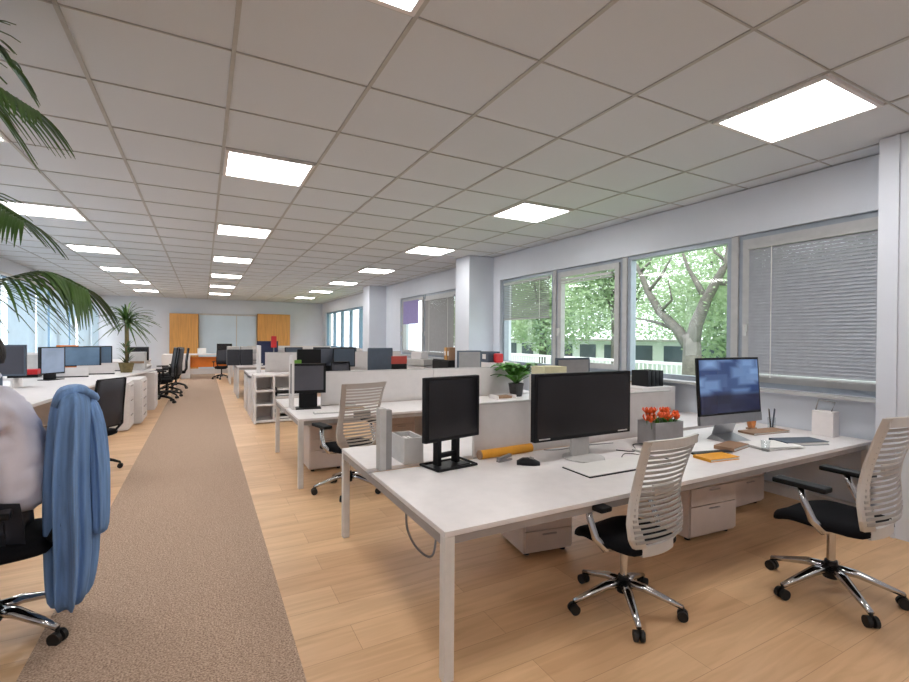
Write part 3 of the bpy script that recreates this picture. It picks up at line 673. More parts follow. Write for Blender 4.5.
for i, (x, y, sc, a) in enumerate(lay):
    dup(MCH, (x, y, 0), math.radians(a), 'black mesh chair parked beside the aisle on the left, %s of four' % ['nearest', 'second', 'third', 'farthest from the camera'][i], 'black chairs parked along the left of the aisle', sc)
dup(MCH, (.62, 20.05, 0), math.radians(170), 'black chair at the far end beside the orange fronted desk')
dup(MCH, (2.6, 9.55, 0), math.radians(190), 'black chair tucked behind the long white screen of the second row')
dup(MCH, (5.0, 12.0, 0), math.radians(80), 'black chair by the far casement window near the printer')
t = thing('armchair', 'high backed slate blue chair beyond the second row screen', 'chair', (3.35, 9.5, 0), math.radians(170))
seat_mesh(.55, .5, .4, .1).build('seat', SLATE, t, smooth=True); MB().box(-.27, .27, -.3, -.2, .45, 1.42, bev=.03).build('backrest', SLATE, t)
for x in (-.2, .2):
    for y in (-.2, .2): MB().cyl((x, y, 0), (x, y, .42), .018, n=8).build('leg', BLK, t)
t = thing('visitor_chair', 'small chair with a red back beside the printer', 'chair', (at(403, 360, 'y', 8.9).x, 8.9, 0), math.radians(180))
seat_mesh(.42, .42, .44, .05).build('seat', BLK, t, smooth=True); MB().box(-.17, .17, -.23, -.2, .8, 1.1, bev=.01).build('backrest', BLK, t); MB().box(-.17, .17, -.235, -.195, 1.1, 1.26, bev=.014).build('headrest', mat('brick_red_fabric', (160, 66, 58), .8), t)
for x in (-.17, .17):
    for y in (-.17, .17): MB().cyl((x, y, 0), (x, y, .46), .012, n=8).build('leg', STEEL, t)
MB().cyl((-.15, -.215, .44), (-.15, -.215, .9), .01, n=8).cyl((.15, -.215, .44), (.15, -.215, .9), .01, n=8).build('back_post', STEEL, t)

# ---- third and fourth row on the right
t = thing('shelf_cabinet', 'open white shelf cabinet at the aisle end of the third row', 'cabinet', (.84, 9.5, 0))
b = MB(); b.box(0, .04, 0, .5, 0, .88); b.box(1.0, 1.04, 0, .5, 0, .88); b.box(0, 1.04, 0, .5, .88, .92); b.box(.04, 1.0, .47, .5, 0, .88); b.box(.04, 1.0, 0, .47, .02, .06); b.box(.34, .37, 0, .47, .06, .88)
b.box(.04, .34, 0, .47, .33, .36); b.box(.04, .34, 0, .47, .6, .63); b.box(.37, 1.0, 0, .47, .47, .5); b.build('case', WHITE2, t)
for i, (x, zz) in enumerate(((.4, .06), (.4, .16), (.4, .5), (.4, .6))):
    o = thing('document_tray', 'dark document tray in the open shelf cabinet', 'tray', (.845+x, 9.53, zz+.003), 0, 'document trays in the shelf cabinet'); MB().box(0, .5, 0, .36, 0, .008).box(0, .008, 0, .36, .008, .06).box(.492, .5, 0, .36, .008, .06).build('tray', BLK, o); MB().box(.02, .47, .02, .34, .009, .04).build('papers', PAPER, o)
bench(.84, 4.05, 10.15, 12.0, .86, 'third row white bench desk with panel legs, beyond the shelf cabinet', panel=True)
bench(.8, 4.5, 13.6, 15.5, .84, 'fourth row white bench desk with panel legs, far along the aisle', panel=True)
bench(.8, 4.5, 17.6, 19.2, .84, 'fifth row white bench desk with panel legs, near the far end', panel=True)
screen(1.2, 4.4, 11.08, .86, 1.3, 'white screen on the third row desk'); screen(1.4, 4.4, 14.55, .84, 1.3, 'white screen on the fourth row desk'); screen(1.4, 4.4, 18.4, .84, 1.3, 'white screen on the fifth row desk')
def mon_far(u, Y, zdesk, w_, h_, zb, label, m_=BLK, scr=DARK, rz=0):
    p = at(u, 360, 'y', Y); return monitor((p.x, Y, zdesk), math.radians(rz), w_, h_, zb, label, m_, scr, 'bar', .018)
mon_far(331, 10.7, .86, .72, .42, .12, 'dark wide monitor with a grey screen behind the second row screen, left of a pair', BLK, mat('grey_screen2', (86, 92, 104), .3))
mon_far(344, 10.45, .86, .5, .42, .12, 'dark monitor right of its twin behind the second row screen', BLK, SLATE)
t = thing('wooden_box', 'orange-brown wooden box beside the twin monitors on the third row', 'box', (2.66, 10.75, .86)); b = MB(); b.box(0, .14, 0, .3, 0, .52); b.build('case', OAK, t); MB().box(.05, .055, -.003, 0, .02, .5).build('slot', BROWN, t)
mon_far(309, 9.95+.45, .86, .5, .36, .16, 'dark monitor with a green half picture on the aisle side of the third row', BLK, BLK)
t = tag(MB().box(0, .2, 0, .012, 0, .3).build('green_card', GREENP, loc=(1.62, 10.2, 1.05-.19)), 'green card propped beside the aisle side monitor on the third row', 'card')
t = thing('side_screen', 'tall white side panel at the aisle end of the third row desk', 'screen', (1.02, 10.9, .86)); MB().box(0, .03, -.5, .1, 0, .6).build('panel', WHITE2, t)
mon_far(267.5, 14.0, .84, .55, .62, .06, 'tall navy monitor back on the fourth row, right of the red lamp', NAVY, NAVY)
t = thing('red_lamp', 'red upright desk lamp on the fourth row desk', 'lamp', (1.72, 13.8, .84))
MB().cyl((0, 0, 0), (0, 0, .02), .09, n=20).build('base', RED, t); MB().cyl((0, 0, .02), (0, 0, .55), .015, n=8).build('pole', GREY, t); MB().box(-.07, .07, -.05, .05, .5, .82, bev=.02).build('lamp_shade', RED, t)
for i, u in enumerate((233.5, 245.5)):
    p = at(u, 352, 'y', 17.2-2.9); o = thing('computer_tower', ['dark computer tower with a white top nearest the aisle on the fourth row', 'second dark computer tower from the aisle on the fourth row'][i], 'computer', (p.x+.03*i, 14.3, .84), 0, 'computer towers on the fourth row')
    MB().box(-.16, .16, 0, .4, 0, .44, bev=.01).build('case', mat('dark_case%d' % i, (40, 42, 50), .5), o); MB().box(-.15, .15, .02, .38, .44, .52).build('lid', LGREY, o)
p = at(256, 352, 'y', 14.9); t = thing('printer', 'white printer on the fourth row desk left of the red lamp', 'printer', (p.x, 14.9, .84)); MB().box(-.2, .2, 0, .4, 0, .3, bev=.02).build('body', WHITE, t); MB().box(-.17, .17, -.12, 0, .1, .12).build('paper_tray', GREY, t); MB().box(-.2, .2, .05, .4, .3, .42, bev=.02).build('scanner_lid', LGREY, t)
mesh2 = mesh_chair((2.05, 12.9, 0), math.radians(175), 'dark chair with chrome base between the third and fourth rows', base=CHROME)
# printer and shelves beyond the second row
t = thing('photocopier', 'white photocopier against the far windows beyond the middle pillar', 'photocopier', (4.75, 10.6, 0), math.radians(-60))
MB().box(-.32, .32, -.3, .3, 0, .95, bev=.02).build('body', WHITE, t); MB().box(-.32, .3, -.3, .3, .97, 1.12, bev=.02).build('scanner_lid', LGREY, t); MB().box(-.26, .26, -.31, -.3, .2, .5).build('drawer', WHITE2, t); MB().box(.32, .6, -.2, .2, .7, .74).build('paper_tray', GREY, t); MB().box(-.2, .12, -.15, .15, 1.12, 1.3, bev=.03).build('feeder', WHITE, t)
cabinet(4.75, 5.35, 9.15, 9.95, 1.15, 'dark fronted cabinet directly beyond the middle pillar', BLK)
for i in range(2):
    o = thing('cardboard_file', ['brown cardboard file on the dark cabinet beyond the pillar', 'paler brown cardboard file beside the brown one on the dark cabinet'][i], 'file', (4.8, 9.2+i*.14, 1.15)); MB().box(0, .25, 0, .1, 0, .28).build('case', [BROWN, OAK][i], o); MB().box(-.003, 0, .02, .08, .1, .2).build('label_card', PAPER, o)
cabinet(4.75, 5.35, 16.2, 19.0, 1.2, 'long white cabinet under the far right windows', nd=4)
for i in range(3):
    o = thing('monitor_row', 'x', 'monitor'); bpy.data.objects.remove(o)
    monitor((2.3+.8*i, 14.1, .84), math.radians(6), .5, .34, .16, 'dark monitor on the fourth row desk, %s of the three on the window side' % ['leftmost', 'middle', 'rightmost'][i], BLK, SLATE, 'bar', .018)
monitor((2.0, 17.95, .84), 0, .5, .34, .16, 'dark monitor on the fifth row desk near the far end')

# ---- far end
t = thing('reception_desk', 'white desk with an orange front panel at the far end of the aisle', 'desk', (-.75, 20.6, 0))
MB().box(0, 2.0, 0, .8, .9, .94).build('tabletop', WHITE, t); MB().box(.0, .3, .05, .75, 0, .9).build('leg', WHITE2, t); MB().box(1.75, 1.8, .05, .75, 0, .9).build('leg', WHITE2, t)
MB().box(.3, 1.75, .3, .33, .42, .82).build('front_panel', ORG, t); MB().box(.3, 1.75, .28, .36, .15, .36).build('shelf', WHITE2, t)
cabinet(-1.35, -.85, 20.2, 21.2, .95, 'white cabinet end beside the orange fronted desk')
monitor((.75, 20.95, .94), 0, .55, .36, .04, 'small black monitor on the orange fronted desk', BLK, DARK, 'bar')
t = thing('stationery_pile', 'white pile of paper on the orange fronted desk', 'papers', (-.2, 20.9, .94)); MB().box(0, .3, 0, .25, 0, .22).build('sheets', PAPER, t)

# ---- left side
def left_desk():
    t = thing('curved_desk', 'long white desk with a curved front edge along the left side of the aisle', 'desk')
    zt = .84
    e = [at(42, 403, 'z', zt), at(80, 393, 'z', zt), at(119, 379, 'z', zt), at(140, 372.5, 'z', zt), at(161, 366, 'z', zt)]
    poly = [(p.x, p.y) for p in e] ; poly = [(-1.95, 5.3), (-1.72, 6.4), (-1.64, 7.3), (-1.58, 8.2), (-1.5, 9.4), (-1.35, 10.6), (-1.12, 12.0), (-.98, 13.0)]
    top = MB().prism([(-3.9, 5.3)]+poly+[(-3.9, 13.0)], zt, zt+.035); top.build('tabletop', WHITE, t)
    for y in (5.5, 9.6, 12.6): MB().box(-3.8, -3.74, y, y+.3, 0, zt).build('leg', LEGM, t)
    for x, y in ((-2.1, 5.4), (-2.6, 10.0)): MB().box(x, x+.06, y, y+.06, 0, zt).build('leg', LEGM, t)
    MB().box(-3.7, -1.9, 9.0, 9.03, .3, zt).build('modesty_panel', WHITE2, t)
    return t
left_desk()
def tall_ped(x0, x1, y0, y1, h, label, nd=5):
    t = thing('drawer_cabinet', label, 'cabinet', (x0, y0, 0)); L_, D_ = x1-x0, y1-y0
    MB().box(0, L_-.02, 0, D_, .02, h).build('case', WHITE2, t); hh = (h-.06)/nd
    for i in range(nd):
        d = MB().box(L_-.02, L_, .01, D_-.01, .04+i*hh, .03+(i+1)*hh).build('drawer', WHITE2, t); MB().box(L_, L_+.012, D_*.3, D_*.7, .015+(i+1)*hh-.03, .015+(i+1)*hh-.015).build('handle', EDGE, d)
    return t
tall_ped(-1.85, -1.12, 9.75, 10.35, .83, 'white drawer cabinet under the curved desk, nearest the camera', 3)
tall_ped(-1.75, -1.0, 10.4, 11.3, .83, 'white five drawer cabinet under the curved desk, in the middle', 5)
t = thing('end_panel_cabinet', 'white cabinet with a plain side at the far end of the curved desk', 'cabinet', (-1.75, 12.3, 0)); MB().box(0, .8, 0, .65, 0, .83).build('body', WHITE2, t); MB().box(.8, .815, .05, .6, .05, .78).build('door', WHITE, t)
LT = .875
leafp = at(130, 369, 'y', 11.9)
def dracaena(p, label, trunk=.55, r=.62):
    R_ = random.Random(11); t = thing('dragon_tree', label, 'plant', p)
    MB().lathe((0, 0, 0), [(.1, 0), (.14, .2), (.125, .2), (.1, .02)], 20).build('pot', STEM, t); MB().lathe((0, 0, 0), [(.1, .02), (.122, .17)], 14).build('soil', SOIL, t)
    MB().tube([(0, 0, .15), (.01, 0, .5), (0, .01, .15+trunk+.25)], [.045, .04, .035], 10).build('trunk', STEM, t, smooth=True)
    lf = MB()
    for i in range(80):
        a = R_.uniform(0, 2*PI); el = R_.uniform(-.35, 1.35); L_ = r*R_.uniform(.75, 1.1); d_ = Vector((math.cos(a), math.sin(a), 0)); s_ = d_.cross(Vector((0, 0, 1))); b0 = Vector((0, 0, .15+trunk+R_.uniform(.12, .3))); rows = []
        for k in range(6):
            q = k/5; c_ = b0+d_*(L_*q*math.cos(el))+Vector((0, 0, L_*(q*math.sin(el)-.45*q*q))); w_ = .024*(1-q)**.6+.001; rows.append([c_+s_*w_, c_-Vector((0, 0, .006)), c_-s_*w_])
        lf.grid(rows)
    for i in range(26):
        a = R_.uniform(0, 2*PI); z0 = R_.uniform(.2, .6); L_ = .22; d_ = Vector((math.cos(a), math.sin(a), 0)); s_ = d_.cross(Vector((0, 0, 1))); rows = []
        for k in range(4):
            q = k/3; c_ = Vector((0, 0, z0))+d_*(.04+L_*q*.6)+Vector((0, 0, L_*(.8*q-.3*q*q))); w_ = .02*(1-q)**.6+.001; rows.append([c_+s_*w_, c_-s_*w_])
        lf.grid(rows)
    lf.build('leaves', LEAFD, t, smooth=True, solid=.0015)['kind'] = 'stuff'; return t
dracaena((-1.42, 11.9, LT), 'dragon tree with spiky leaves in a pot on the curved desk', .72, .66)
def monitor_L(u, Y, w_, h_, zb, rz, label, m_=BLK, scr=DARK, zd=LT):
    p = at(u, 360, 'y', Y); return monitor((p.x, Y, zd), math.radians(rz), w_, h_, zb, label, m_, scr, 'bar', .02)
BLUS = mat('blue_grey_screen', (92, 116, 140), .25, var=.25, scale=2.5)
monitor_L(52, 10.4, .46, .47, .1, 58, 'black monitor with a pale screen turned towards the aisle on the curved desk', BLK, mat('pale_screen', (160, 178, 204), .25, var=.15, scale=3))
monitor_L(83, 12.3, .62, .42, .12, -6, 'wide dark monitor on the curved desk, left of a pair', BLK, BLUS)
monitor_L(98, 12.6, .5, .42, .12, 14, 'dark monitor on the curved desk, right of a pair', BLK, BLUS)
monitor_L(-10, 8.4, .75, .42, .22, -4, 'large dark monitor at the left edge on the near end of the curved desk', SLATE, mat('dusk_screen', (52, 50, 62), .3))
t = thing('desk_shelf', 'white raised shelf on the left desk under the red folder', 'shelf', (-3.35, 8.9, LT)); MB().box(0, .95, 0, .4, .12, .15).box(0, .03, 0, .4, 0, .12).box(.92, .95, 0, .4, 0, .12).build('shelf', WHITE, t)
p = at(25, 371, 'y', 9.05); t = thing('file_tray', 'red and black files stacked at the left of the curved desk', 'files', (p.x, 9.05, LT+.15)); MB().box(-.17, .17, -.1, .1, 0, .04).build('black_file', BLK, t); MB().box(-.02, .16, -.09, .09, .04, .12, bev=.02).build('red_file', RED, t)
t = thing('storage_box', 'pale storage box behind the red files on the left side', 'box', (at(34, 365, 'y', 10.9).x-.25, 10.9, LT)); MB().box(0, .5, 0, .35, 0, .42).build('case', LGREY, t); MB().box(-.01, .51, -.01, .36, .42, .45).build('lid', WHITE, t)
t = thing('task_chair', 'chair with an orange back beside the paired monitors on the left', 'chair', (at(70, 360, 'y', 13.6).x, 13.6, 0)); seat_mesh(.42, .42, .44, .06).build('seat', BLK, t, smooth=True); MB().box(-.2, .2, -.24, -.2, .8, 1.42, bev=.018).build('backrest', ORG, t); MB().cyl((0, -.22, .45), (0, -.22, .9), .02, n=8).build('back_post', BLK, t); star_base(t, BLK, .28)
for i, (u, Y) in enumerate(((68, 10.9), (96, 11.5), (112, 12.4))):
    p = at(u, 372, 'y', Y); o = thing('low_screen', ['clear low desk screen nearest the camera on the curved desk', 'low desk screen behind the paired monitors', 'low desk screen beside the dragon tree'][i], 'screen', (p.x, Y, LT)); MB().box(-.3, .3, -.01, .01, .02, .18).build('panel', WHITE2, o); MB().box(-.3, .3, -.015, .015, 0, .02).build('rail', BLK, o)
t = thing('parcel', 'beige cardboard parcel on the curved desk beyond the dragon tree', 'box', (-1.45, 12.55, LT)); MB().box(0, .3, 0, .35, 0, .4, bev=.01).build('carton', LGREY, t); MB().box(.02, .28, -.003, 0, .15, .2).build('tape', BROWN, t)
monitor((-1.5, 14.6, .84), math.radians(20), .5, .36, .15, 'dark monitor on the far left desk behind the parked chairs')
bench(-3.8, -1.3, 14.0, 15.9, .84, 'white bench desk beyond the curved desk on the left', panel=True)
bench(-3.8, -1.6, 17.6, 19.4, .84, 'farthest white bench desk on the left', panel=True)
monitor((-2.6, 14.5, .84), 0, .5, .36, .15, 'dark monitor by the left windows on the desk beyond the curved one')

# ---- seated man, his chair, the coat on it
MR = math.radians(99)
mc = mesh_chair((-1.0, 3.37, 0), MR, 'black office chair the man in the pale shirt sits on', base=CHROME, scale=1.15)
bench(-3.9, -2.0, 2.7, 4.5, .76, 'white desk in front of the seated man at the left', gap=.01)
man = thing('person', 'man in a pale lavender shirt seated at the left edge, seen from behind', 'person', (-.985, 3.37, -.055), MR); man.scale = (1.06,)*3
def skin_mesh(name, pts, edges, radii, m_, parent, root=0, sub=2):
    me = bpy.data.meshes.new(name); me.from_pydata(pts, edges, []); o = bpy.data.objects.new(name, me); COL.objects.link(o); me.materials.append(m_); o.parent = parent
    sk = o.modifiers.new('skin', 'SKIN'); sk.use_smooth_shade = True
    if not me.skin_vertices: 
        bpy.context.view_layer.objects.active = o
    L_ = me.skin_vertices[0].data if me.skin_vertices else None
    if L_ is not None:
        for i, r in enumerate(radii): L_[i].radius = (r, r) if not isinstance(r, tuple) else r; L_[i].use_root = (i == root)
    s_ = o.modifiers.new('smooth', 'SUBSURF'); s_.levels = sub; s_.render_levels = sub
    dg = bpy.context.evaluated_depsgraph_get(); ev = o.evaluated_get(dg); nm = bpy.data.meshes.new_from_object(ev)
    o.modifiers.clear(); o.data = nm
    for p_ in nm.polygons: p_.use_smooth = True
    if not nm.materials: nm.materials.append(m_)
    return o
# local frame: +Y is the way he faces, seat top at z .61
SH = .0
P = dict(pel=(0, -.06, .70), wai=(0, -.10, .88), che=(0, -.06, 1.08), upc=(0, .0, 1.22), nek=(0, .05, 1.34), nek2=(0, .07, 1.41), hed=(0, .09, 1.50),
  ls=(-.20, .02, 1.24), le=(-.27, .16, .96), lw=(-.22, .38, .84), rs=(.20, .02, 1.24), re=(.27, .16, .96), rw=(.22, .38, .84),
  lh=(-.1, .0, .68), lk=(-.15, .46, .66), la=(-.15, .50, .14), rh=(.1, .0, .68), rk=(.15, .46, .66), ra=(.15, .50, .14))
def ch_(keys, radii): return [P[k] for k in keys], radii
skin_mesh('body', [P['pel'], P['wai'], P['che'], P['upc'], P['nek'], P['nek2'], P['hed'], P['ls'], P['le'], P['lw'], P['rs'], P['re'], P['rw'], P['lh'], P['lk'], P['la'], P['rh'], P['rk'], P['ra'], (-.2, .44, .815), (.2, .44, .815)],
  [(0, 1), (1, 2), (2, 3), (3, 4), (4, 5), (5, 6), (3, 7), (7, 8), (8, 9), (3, 10), (10, 11), (11, 12), (0, 13), (13, 14), (14, 15), (0, 16), (16, 17), (17, 18), (9, 19), (12, 20)],
  [(.15, .12), (.15, .11), (.13, .09), (.10, .07), .05, .05, .06, .05, .044, .028, .05, .044, .028, .09, .065, .04, .09, .065, .04, .022, .022], SKIN, man)
sh = skin_mesh('shirt', [P['pel'], P['wai'], P['che'], P['upc'], (0, .04, 1.33), P['ls'], (-.255, .10, 1.10), P['le'], (-.232, .33, .855), P['rs'], (.255, .10, 1.10), P['re'], (.232, .33, .855)],
  [(0, 1), (1, 2), (2, 3), (3, 4), (3, 5), (5, 6), (6, 7), (7, 8), (3, 9), (9, 10), (10, 11), (11, 12)],
  [(.2, .155), (.205, .15), (.215, .155), (.2, .135), .075, .105, .085, .072, .045, .105, .085, .072, .045], SHIRT, man, sub=3)
dt = bpy.data.textures.new('folds', 'CLOUDS'); dt.noise_scale = .075
md = sh.modifiers.new('folds', 'DISPLACE'); md.texture = dt; md.strength = .05; md.mid_level = .5
MB().tube([(.062*math.cos(a), .055+.065*math.sin(a), 1.375-.03*math.sin(a)) for a in [i*2*PI/14 for i in range(15)]], .018, 8).build('collar', SHIRT, man, smooth=True)
skin_mesh('trousers', [P['pel'], P['lh'], P['lk'], (-.15, .49, .2), P['rh'], P['rk'], (.15, .49, .2)], [(0, 1), (1, 2), (2, 3), (0, 4), (4, 5), (5, 6)], [(.165, .125), .1, .078, .06, .1, .078, .06], TROUS, man)
# head with face, hair
hd = bmesh.new(); bmesh.ops.create_uvsphere(hd, u_segments=24, v_segments=16, radius=1)
for v in hd.verts:
    x, y, z = v.co; k_ = 1-.22*max(0, -z)
    v.co = Vector((x*.078*k_, .07+y*.098*(1-.1*max(0, -z)), 1.55+z*.122))
mh = MB(); mh.b.free(); mh.b = hd
mh.loftclosed([[Vector((sx*w1, y1, zz)) for sx, zz in ((-1, 1.535), (1, 1.535), (.6, 1.575), (-.6, 1.575))] for w1, y1 in ((.018, .15), (.012, .185))])
for s_ in (-1, 1): mh.tube([(s_*.076, .06, 1.525), (s_*.09, .05, 1.55), (s_*.078, .055, 1.58)], .011, 8)
HEADP = [mh.build('head', SKIN, man, smooth=True)]
for s_ in (-1, 1): MB().lathe((s_*.03, .158, 1.555), [(.002, -.009), (.011, 0), (.002, .009)], 10).build('eye', BLK, HEADP[0])
MB().tube([(-.025, .155, 1.49), (0, .163, 1.488), (.025, .155, 1.49)], .006, 6).build('mouth', mat('lips', (150, 80, 70), .5), HEADP[0])
hr = bmesh.new(); bmesh.ops.create_uvsphere(hr, u_segments=24, v_segments=16, radius=1)
bmesh.ops.delete(hr, geom=[v for v in hr.verts if v.co.z < -.55 or (v.co.y > .35 and v.co.z < .35)], context='VERTS')
for v in hr.verts: x, y, z = v.co; v.co = Vector((x*.09, .062+y*.11, 1.562+z*.125))
mh = MB(); mh.b.free(); mh.b = hr; mh.build('hair', HAIR, HEADP[0], smooth=True, solid=.012)
HEADP[0].location = (0, .01, -.045)
for s_ in (-1, 1):
    for i, (dx, L_) in enumerate(((-.03, .07), (-.01, .082), (.01, .085), (.03, .075))):
        b0 = Vector((s_*.2+dx, .475, .815)); skin_mesh('finger', [b0-Vector((0, .03, 0)), b0, b0+Vector((0, L_*.55, -.004)), b0+Vector((0, L_, -.022))], [(0, 1), (1, 2), (2, 3)], [.011, .0095, .009, .008], SKIN, man, sub=1)
    b0 = Vector((s_*.2-s_*.03, .42, .81)); skin_mesh('thumb', [b0, b0+Vector((-s_*.025, .04, -.004)), b0+Vector((-s_*.03, .075, -.012))], [(0, 1), (1, 2)], [.013, .011, .009], SKIN, man, sub=1)
    MB().box(s_*.15-.045, s_*.15+.045, .42, .70, 0, .09, bev=.03).build('shoe', BLK, man)
# coat over the chair back
ct = MB(); rows = []
N_ = 72
def coat_ring(z, wx, wy, cx, cy, amp, ph, sk=0):
    r_ = []
    for k in range(N_):
        a = 2*PI*k/N_; rr = 1+amp*(math.sin(a*9+ph)+.45*math.sin(a*15+ph*2)+.35*math.sin(a*4+1))
        r_.append(Vector((cx+wx*math.cos(a)*rr, cy+wy*math.sin(a)*rr, z+sk*math.cos(a-.5))))
    return r_
rings = []
for z, wx, wy, cx, cy, amp in ((1.365, .03, .10, 0, 0, 0), (1.355, .065, .22, 0, 0, .02), (1.32, .088, .265, 0, 0, .04), (1.22, .098, .285, -.005, 0, .08), (1.06, .102, .29, -.012, 0, .12), (.88, .105, .285, -.018, -.005, .15), (.7, .108, .27, -.015, -.01, .17), (.55, .108, .25, -.01, -.015, .19), (.4, .105, .23, -.01, -.02, .21), (.26, .095, .21, -.015, -.025, .22), (.12, .08, .19, -.02, -.03, .2)):
    rings.append(coat_ring(z, wx, wy, cx, cy, amp, 1.2))
ct.loftclosed(rings)
co = ct.build('coat', DENIM, smooth=True, sub=1); co.location = (-.66, 3.42, 0); co.rotation_euler.z = MR-PI/2
tag(co, 'blue coat draped over the back of the seated man\'s chair, hanging almost to the floor', 'coat')
sl = MB(); rings = []
for z, w1, w2, cx, cy in ((1.31, .02, .03, .055, -.06), (1.28, .04, .06, .075, -.07), (1.15, .05, .075, .10, -.08), (.95, .052, .08, .115, -.085), (.78, .05, .075, .12, -.09), (.62, .046, .07, .122, -.09), (.5, .044, .066, .118, -.09)):
    rings.append(coat_ring(z, w1, w2, cx, cy, .07, 2.0+z))
sl.loftclosed(rings); sl.build('sleeve', DENIM, co, smooth=True, sub=1)
cl = MB(); cl.tube([(-.07, -.2, 1.27), (-.03, -.21, 1.34), (.03, -.2, 1.36), (.075, -.14, 1.33), (.10, -.05, 1.29), (.095, .08, 1.29)], .022, 8); cl.build('collar', DENIM, co, smooth=True)

# palm at the left
def frond(t, pts, L_, n_=34, droop=.5, seed=0, w=.011, side=(0, 0, 1)):
    R_ = random.Random(seed); P_ = [Vector(p) for p in pts]; out = []
    for i in range(len(P_)-1):
        a = P_[max(i-1, 0)]; b_ = P_[i]; c_ = P_[i+1]; d_ = P_[min(i+2, len(P_)-1)]
        for k_ in range(8):
            s_ = k_/8; out.append(.5*((2*b_)+(c_-a)*s_+(2*a-5*b_+4*c_-d_)*s_**2+(3*b_-a-3*c_+d_)*s_**3))
    out.append(P_[-1]); M_ = len(out)
    fr = MB(); fr.tube(out, [.011*(1-i/M_)+.003 for i in range(M_)], 6)
    for i in range(n_):
        q = .12+.87*i/n_; f_ = q*(M_-1); j = min(int(f_), M_-2); c0 = out[j].lerp(out[j+1], f_-j); d_ = (out[j+1]-out[j]).normalized()
        sd_ = d_.cross(Vector((0, 0, 1))).normalized(); LL = L_*(.35+.75*math.sin(PI*min(1, q*.85+.1)))*R_.uniform(.85, 1.1)
        for s_ in (-1, 1):
            rows = []; dd = (d_*.62+sd_*s_*.8+Vector((0, 0, .12))).normalized(); wv = dd.cross(Vector((0, 0, 1))).normalized()
            for k in range(6):
                u_ = k/5; c_ = c0+dd*LL*u_+Vector((0, 0, -droop*LL*u_*u_)); ww = w*math.sin(PI*(.12+.86*u_))+.0005; rows.append([c_+wv*ww, c_-Vector((0, 0, .003)), c_-wv*ww])
            fr.grid(rows)
    o = fr.build('frond', LEAFD, t, smooth=True, solid=.001); return o
pb = Vector((-2.75, 2.25, 0)); palm = thing('palm_tree', 'tall potted palm whose fronds reach in from the left edge', 'plant', (0, 0, 0))
MB().lathe(pb, [(.2, 0), (.26, .42), (.235, .42), (.2, .03)], 24).build('pot', POT, palm); MB().lathe(pb, [(.2, .03), (.232, .38)], 16).build('soil', SOIL, palm)
cr = pb+Vector((0, 0, 1.55)); MB().tube([pb+Vector((0, 0, .3)), pb+Vector((.03, 0, .9)), cr], [.05, .045, .05], 10).build('trunk', STEM, palm, smooth=True)
frs = [([cr, dep(-140, 60, 2.0), dep(-40, 70, 2.2), dep(38, 112, 2.3)], .36, .55), ([cr, dep(-130, 215, 2.1), dep(-40, 190, 2.3), dep(26, 222, 2.35)], .34, .6),
       ([cr, dep(-110, 290, 2.2), dep(-10, 282, 2.3), dep(45, 272, 2.4), dep(88, 290, 2.45)], .34, .85), ([cr, dep(-120, 90, 2.1), dep(-40, 30, 2.3), dep(10, 60, 2.4)], .34, .4),
       ([cr, pb+Vector((-.5, .6, 2.1)), pb+Vector((-.9, .9, 1.9))], .34, .6), ([cr, pb+Vector((-.4, -.7, 2.1)), pb+Vector((-.7, -1.2, 1.8))], .34, .6), ([cr, pb+Vector((.1, -.8, 2.2)), pb+Vector((.1, -1.4, 1.9))], .34, .6)]
for i, (p_, L_, dr) in enumerate(frs): frond(palm, p_, L_, 42, dr, i, .0085)

# ------------------------------------------------------------------ outside
struct(MB().box(5.8, 60, -20, 60, -1.1, -1).build('ground', GRASS))
tag(MB().box(12.3, 14.2, -20, 60, -1.0, -.98).build('pavement', PAVE), 'grey pavement outside beyond the right windows', 'pavement')
struct(MB().box(-60, -4.3, -20, 60, -1.1, -1).build('ground_left', PAVE))
def leaf_cloud(mb, blobs, n_, size, R_):
    b = mb.b
    for i in range(n_):
        c, r = blobs[R_.randrange(len(blobs))]
        while True:
            v = Vector((R_.uniform(-1, 1), R_.uniform(-1, 1), R_.uniform(-1, 1)))
            if v.length < 1: break
        p = Vector(c)+Vector((v.x*r[0], v.y*r[1], v.z*r[2])); a = Vector((R_.uniform(-1, 1), R_.uniform(-1, 1), R_.uniform(-1, 1))).normalized(); s_ = a.orthogonal().normalized()*size*R_.uniform(.6, 1.2); a = a*size*R_.uniform(.6, 1.3)
        b.faces.new([b.verts.new(p+a), b.verts.new(p+s_*.5), b.verts.new(p-a), b.verts.new(p-s_*.5)])
X_ = 11.5
def T(u, v, dx=0): return at(u, v, 'x', X_+dx)
t = thing('street_tree', 'large forked tree just outside the fixed window', 'tree')
g = T(692, 372); base = Vector((g.x, g.y, -1))
tr = MB(); tr.tube([base, T(692, 372), T(692, 345), T(690, 334)], [.3, .25, .22, .19], 12); tr.build('trunk', BARK, t, smooth=True)
lim = [([T(691, 350), T(678, 330), T(660, 312), T(648, 292), T(640, 272), T(630, 255)], .17), ([T(691, 350), T(696, 325), T(706, 300), T(716, 282), T(727, 262), T(730, 235)], .2), ([T(706, 300), T(698, 285), T(688, 268), T(680, 245)], .1), ([T(678, 330), T(655, 322, .4), T(636, 318, .6)], .07), ([T(648, 292), T(662, 275), T(672, 256)], .06), ([T(716, 282), T(735, 285, .5), T(752, 270, .6)], .08), ([T(660, 312), T(672, 300, -.3), T(668, 280, -.4)], .05), ([T(640, 272), T(650, 262), T(655, 248)], .05), ([T(727, 262), T(715, 252), T(706, 240)], .05)]
for pts, r in lim: MB().tube(pts, [r*(1-.75*i/(len(pts)-1)) for i in range(len(pts))], 8).build('branch', BARK, t, smooth=True)
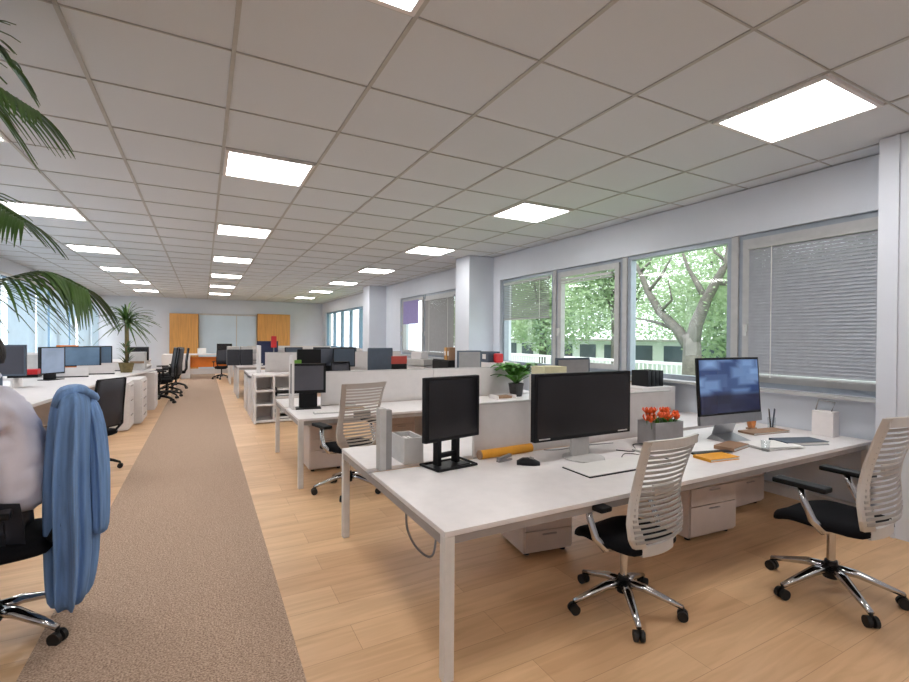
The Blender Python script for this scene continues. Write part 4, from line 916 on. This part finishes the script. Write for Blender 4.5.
lc = MB(); R_ = random.Random(5); leaf_cloud(lc, [((12.3, 7.2, 3.9), (1.2, 3.2, 1.6)), ((12.3, 6.2, 4.3), (1.2, 2.2, 1.6)), ((12.4, 9.5, 3.6), (1.2, 2.0, 1.4)), ((12.2, 8.3, 2.7), (1.0, 1.6, .7)), ((12.2, 5.0, 2.9), (1.0, 1.4, .8)), ((12.4, 7.0, 3.0), (1.0, 2.6, .8))], 12000, .06, R_); lc.build('foliage', TREEL, t)['kind'] = 'stuff'
def bg_tree(x, y, h, r, label, seed):
    t = thing('background_tree', label, 'tree', (x, y, -1), 0, 'trees across the street'); R_ = random.Random(seed)
    MB().tube([(0, 0, 0), (.1, .1, h*.35), (0, .2, h*.7)], [.22, .18, .08], 8).build('trunk', BARK, t, smooth=True)
    for k in range(5): a = R_.uniform(0, 6.28); MB().tube([(0, .1, h*.35+k*.2), (r*.5*math.cos(a), r*.5*math.sin(a), h*.6), (r*.8*math.cos(a), r*.8*math.sin(a), h*.8)], [.09, .05, .02], 6).build('branch', BARK, t, smooth=True)
    lc = MB(); leaf_cloud(lc, [((R_.uniform(-.3, .3)*r, R_.uniform(-.5, .5)*r, h*R_.uniform(.34, .86)), (r*.85, r*.85, r*.6)) for _ in range(8)], 8500, .13, R_); lc.build('foliage', TREEL, t)['kind'] = 'stuff'; return t
for i, (x, y, h, r) in enumerate(((16.2, 4.2, 8.0, 2.3), (16.6, 9.6, 8.5, 2.5), (16.2, 15.0, 8, 2.5), (16.6, 20.6, 8.5, 2.5), (17, 26.4, 9, 2.7), (18, 33, 9, 3), (29.5, 21, 6.8, 3.9), (29.5, 30.5, 6.8, 3.9), (29.5, 40, 6.8, 3.9))):
    bg_tree(x, y, h, r, 'leafy street tree outside, %s along the street' % ['nearest', 'second', 'third', 'fourth', 'fifth', 'sixth', 'behind the low building, nearest', 'behind the low building, middle', 'behind the low building, farthest'][i], 20+i)
t = thing('street_building', 'low white building across the street seen through the windows', 'building', (20.6, 2, -1))
MB().box(0, 4, 0, 28, 0, 2.5).build('wall', FENCE, t)
for i in range(14): f_ = MB().box(-.04, 0, .6+i*2, 1.9+i*2, 1.4, 2.3).build('window', SLATE, t)
MB().box(-.3, 4.2, -.2, 28.2, 2.5, 2.62).build('roof', PAVE, t)
t = thing('railing', 'white street railing in front of the low building', 'railing', (14.4, 2, -1))
MB().box(0, .06, 0, 24, 1.75, 1.85).box(0, .06, 0, 24, .3, .4).build('rail', FENCE, t)
b = MB()
for i in range(120): b.box(.02, .04, i*.2, i*.2+.05, .4, 1.75)
b.build('bars', FENCE, t)['kind'] = 'stuff'
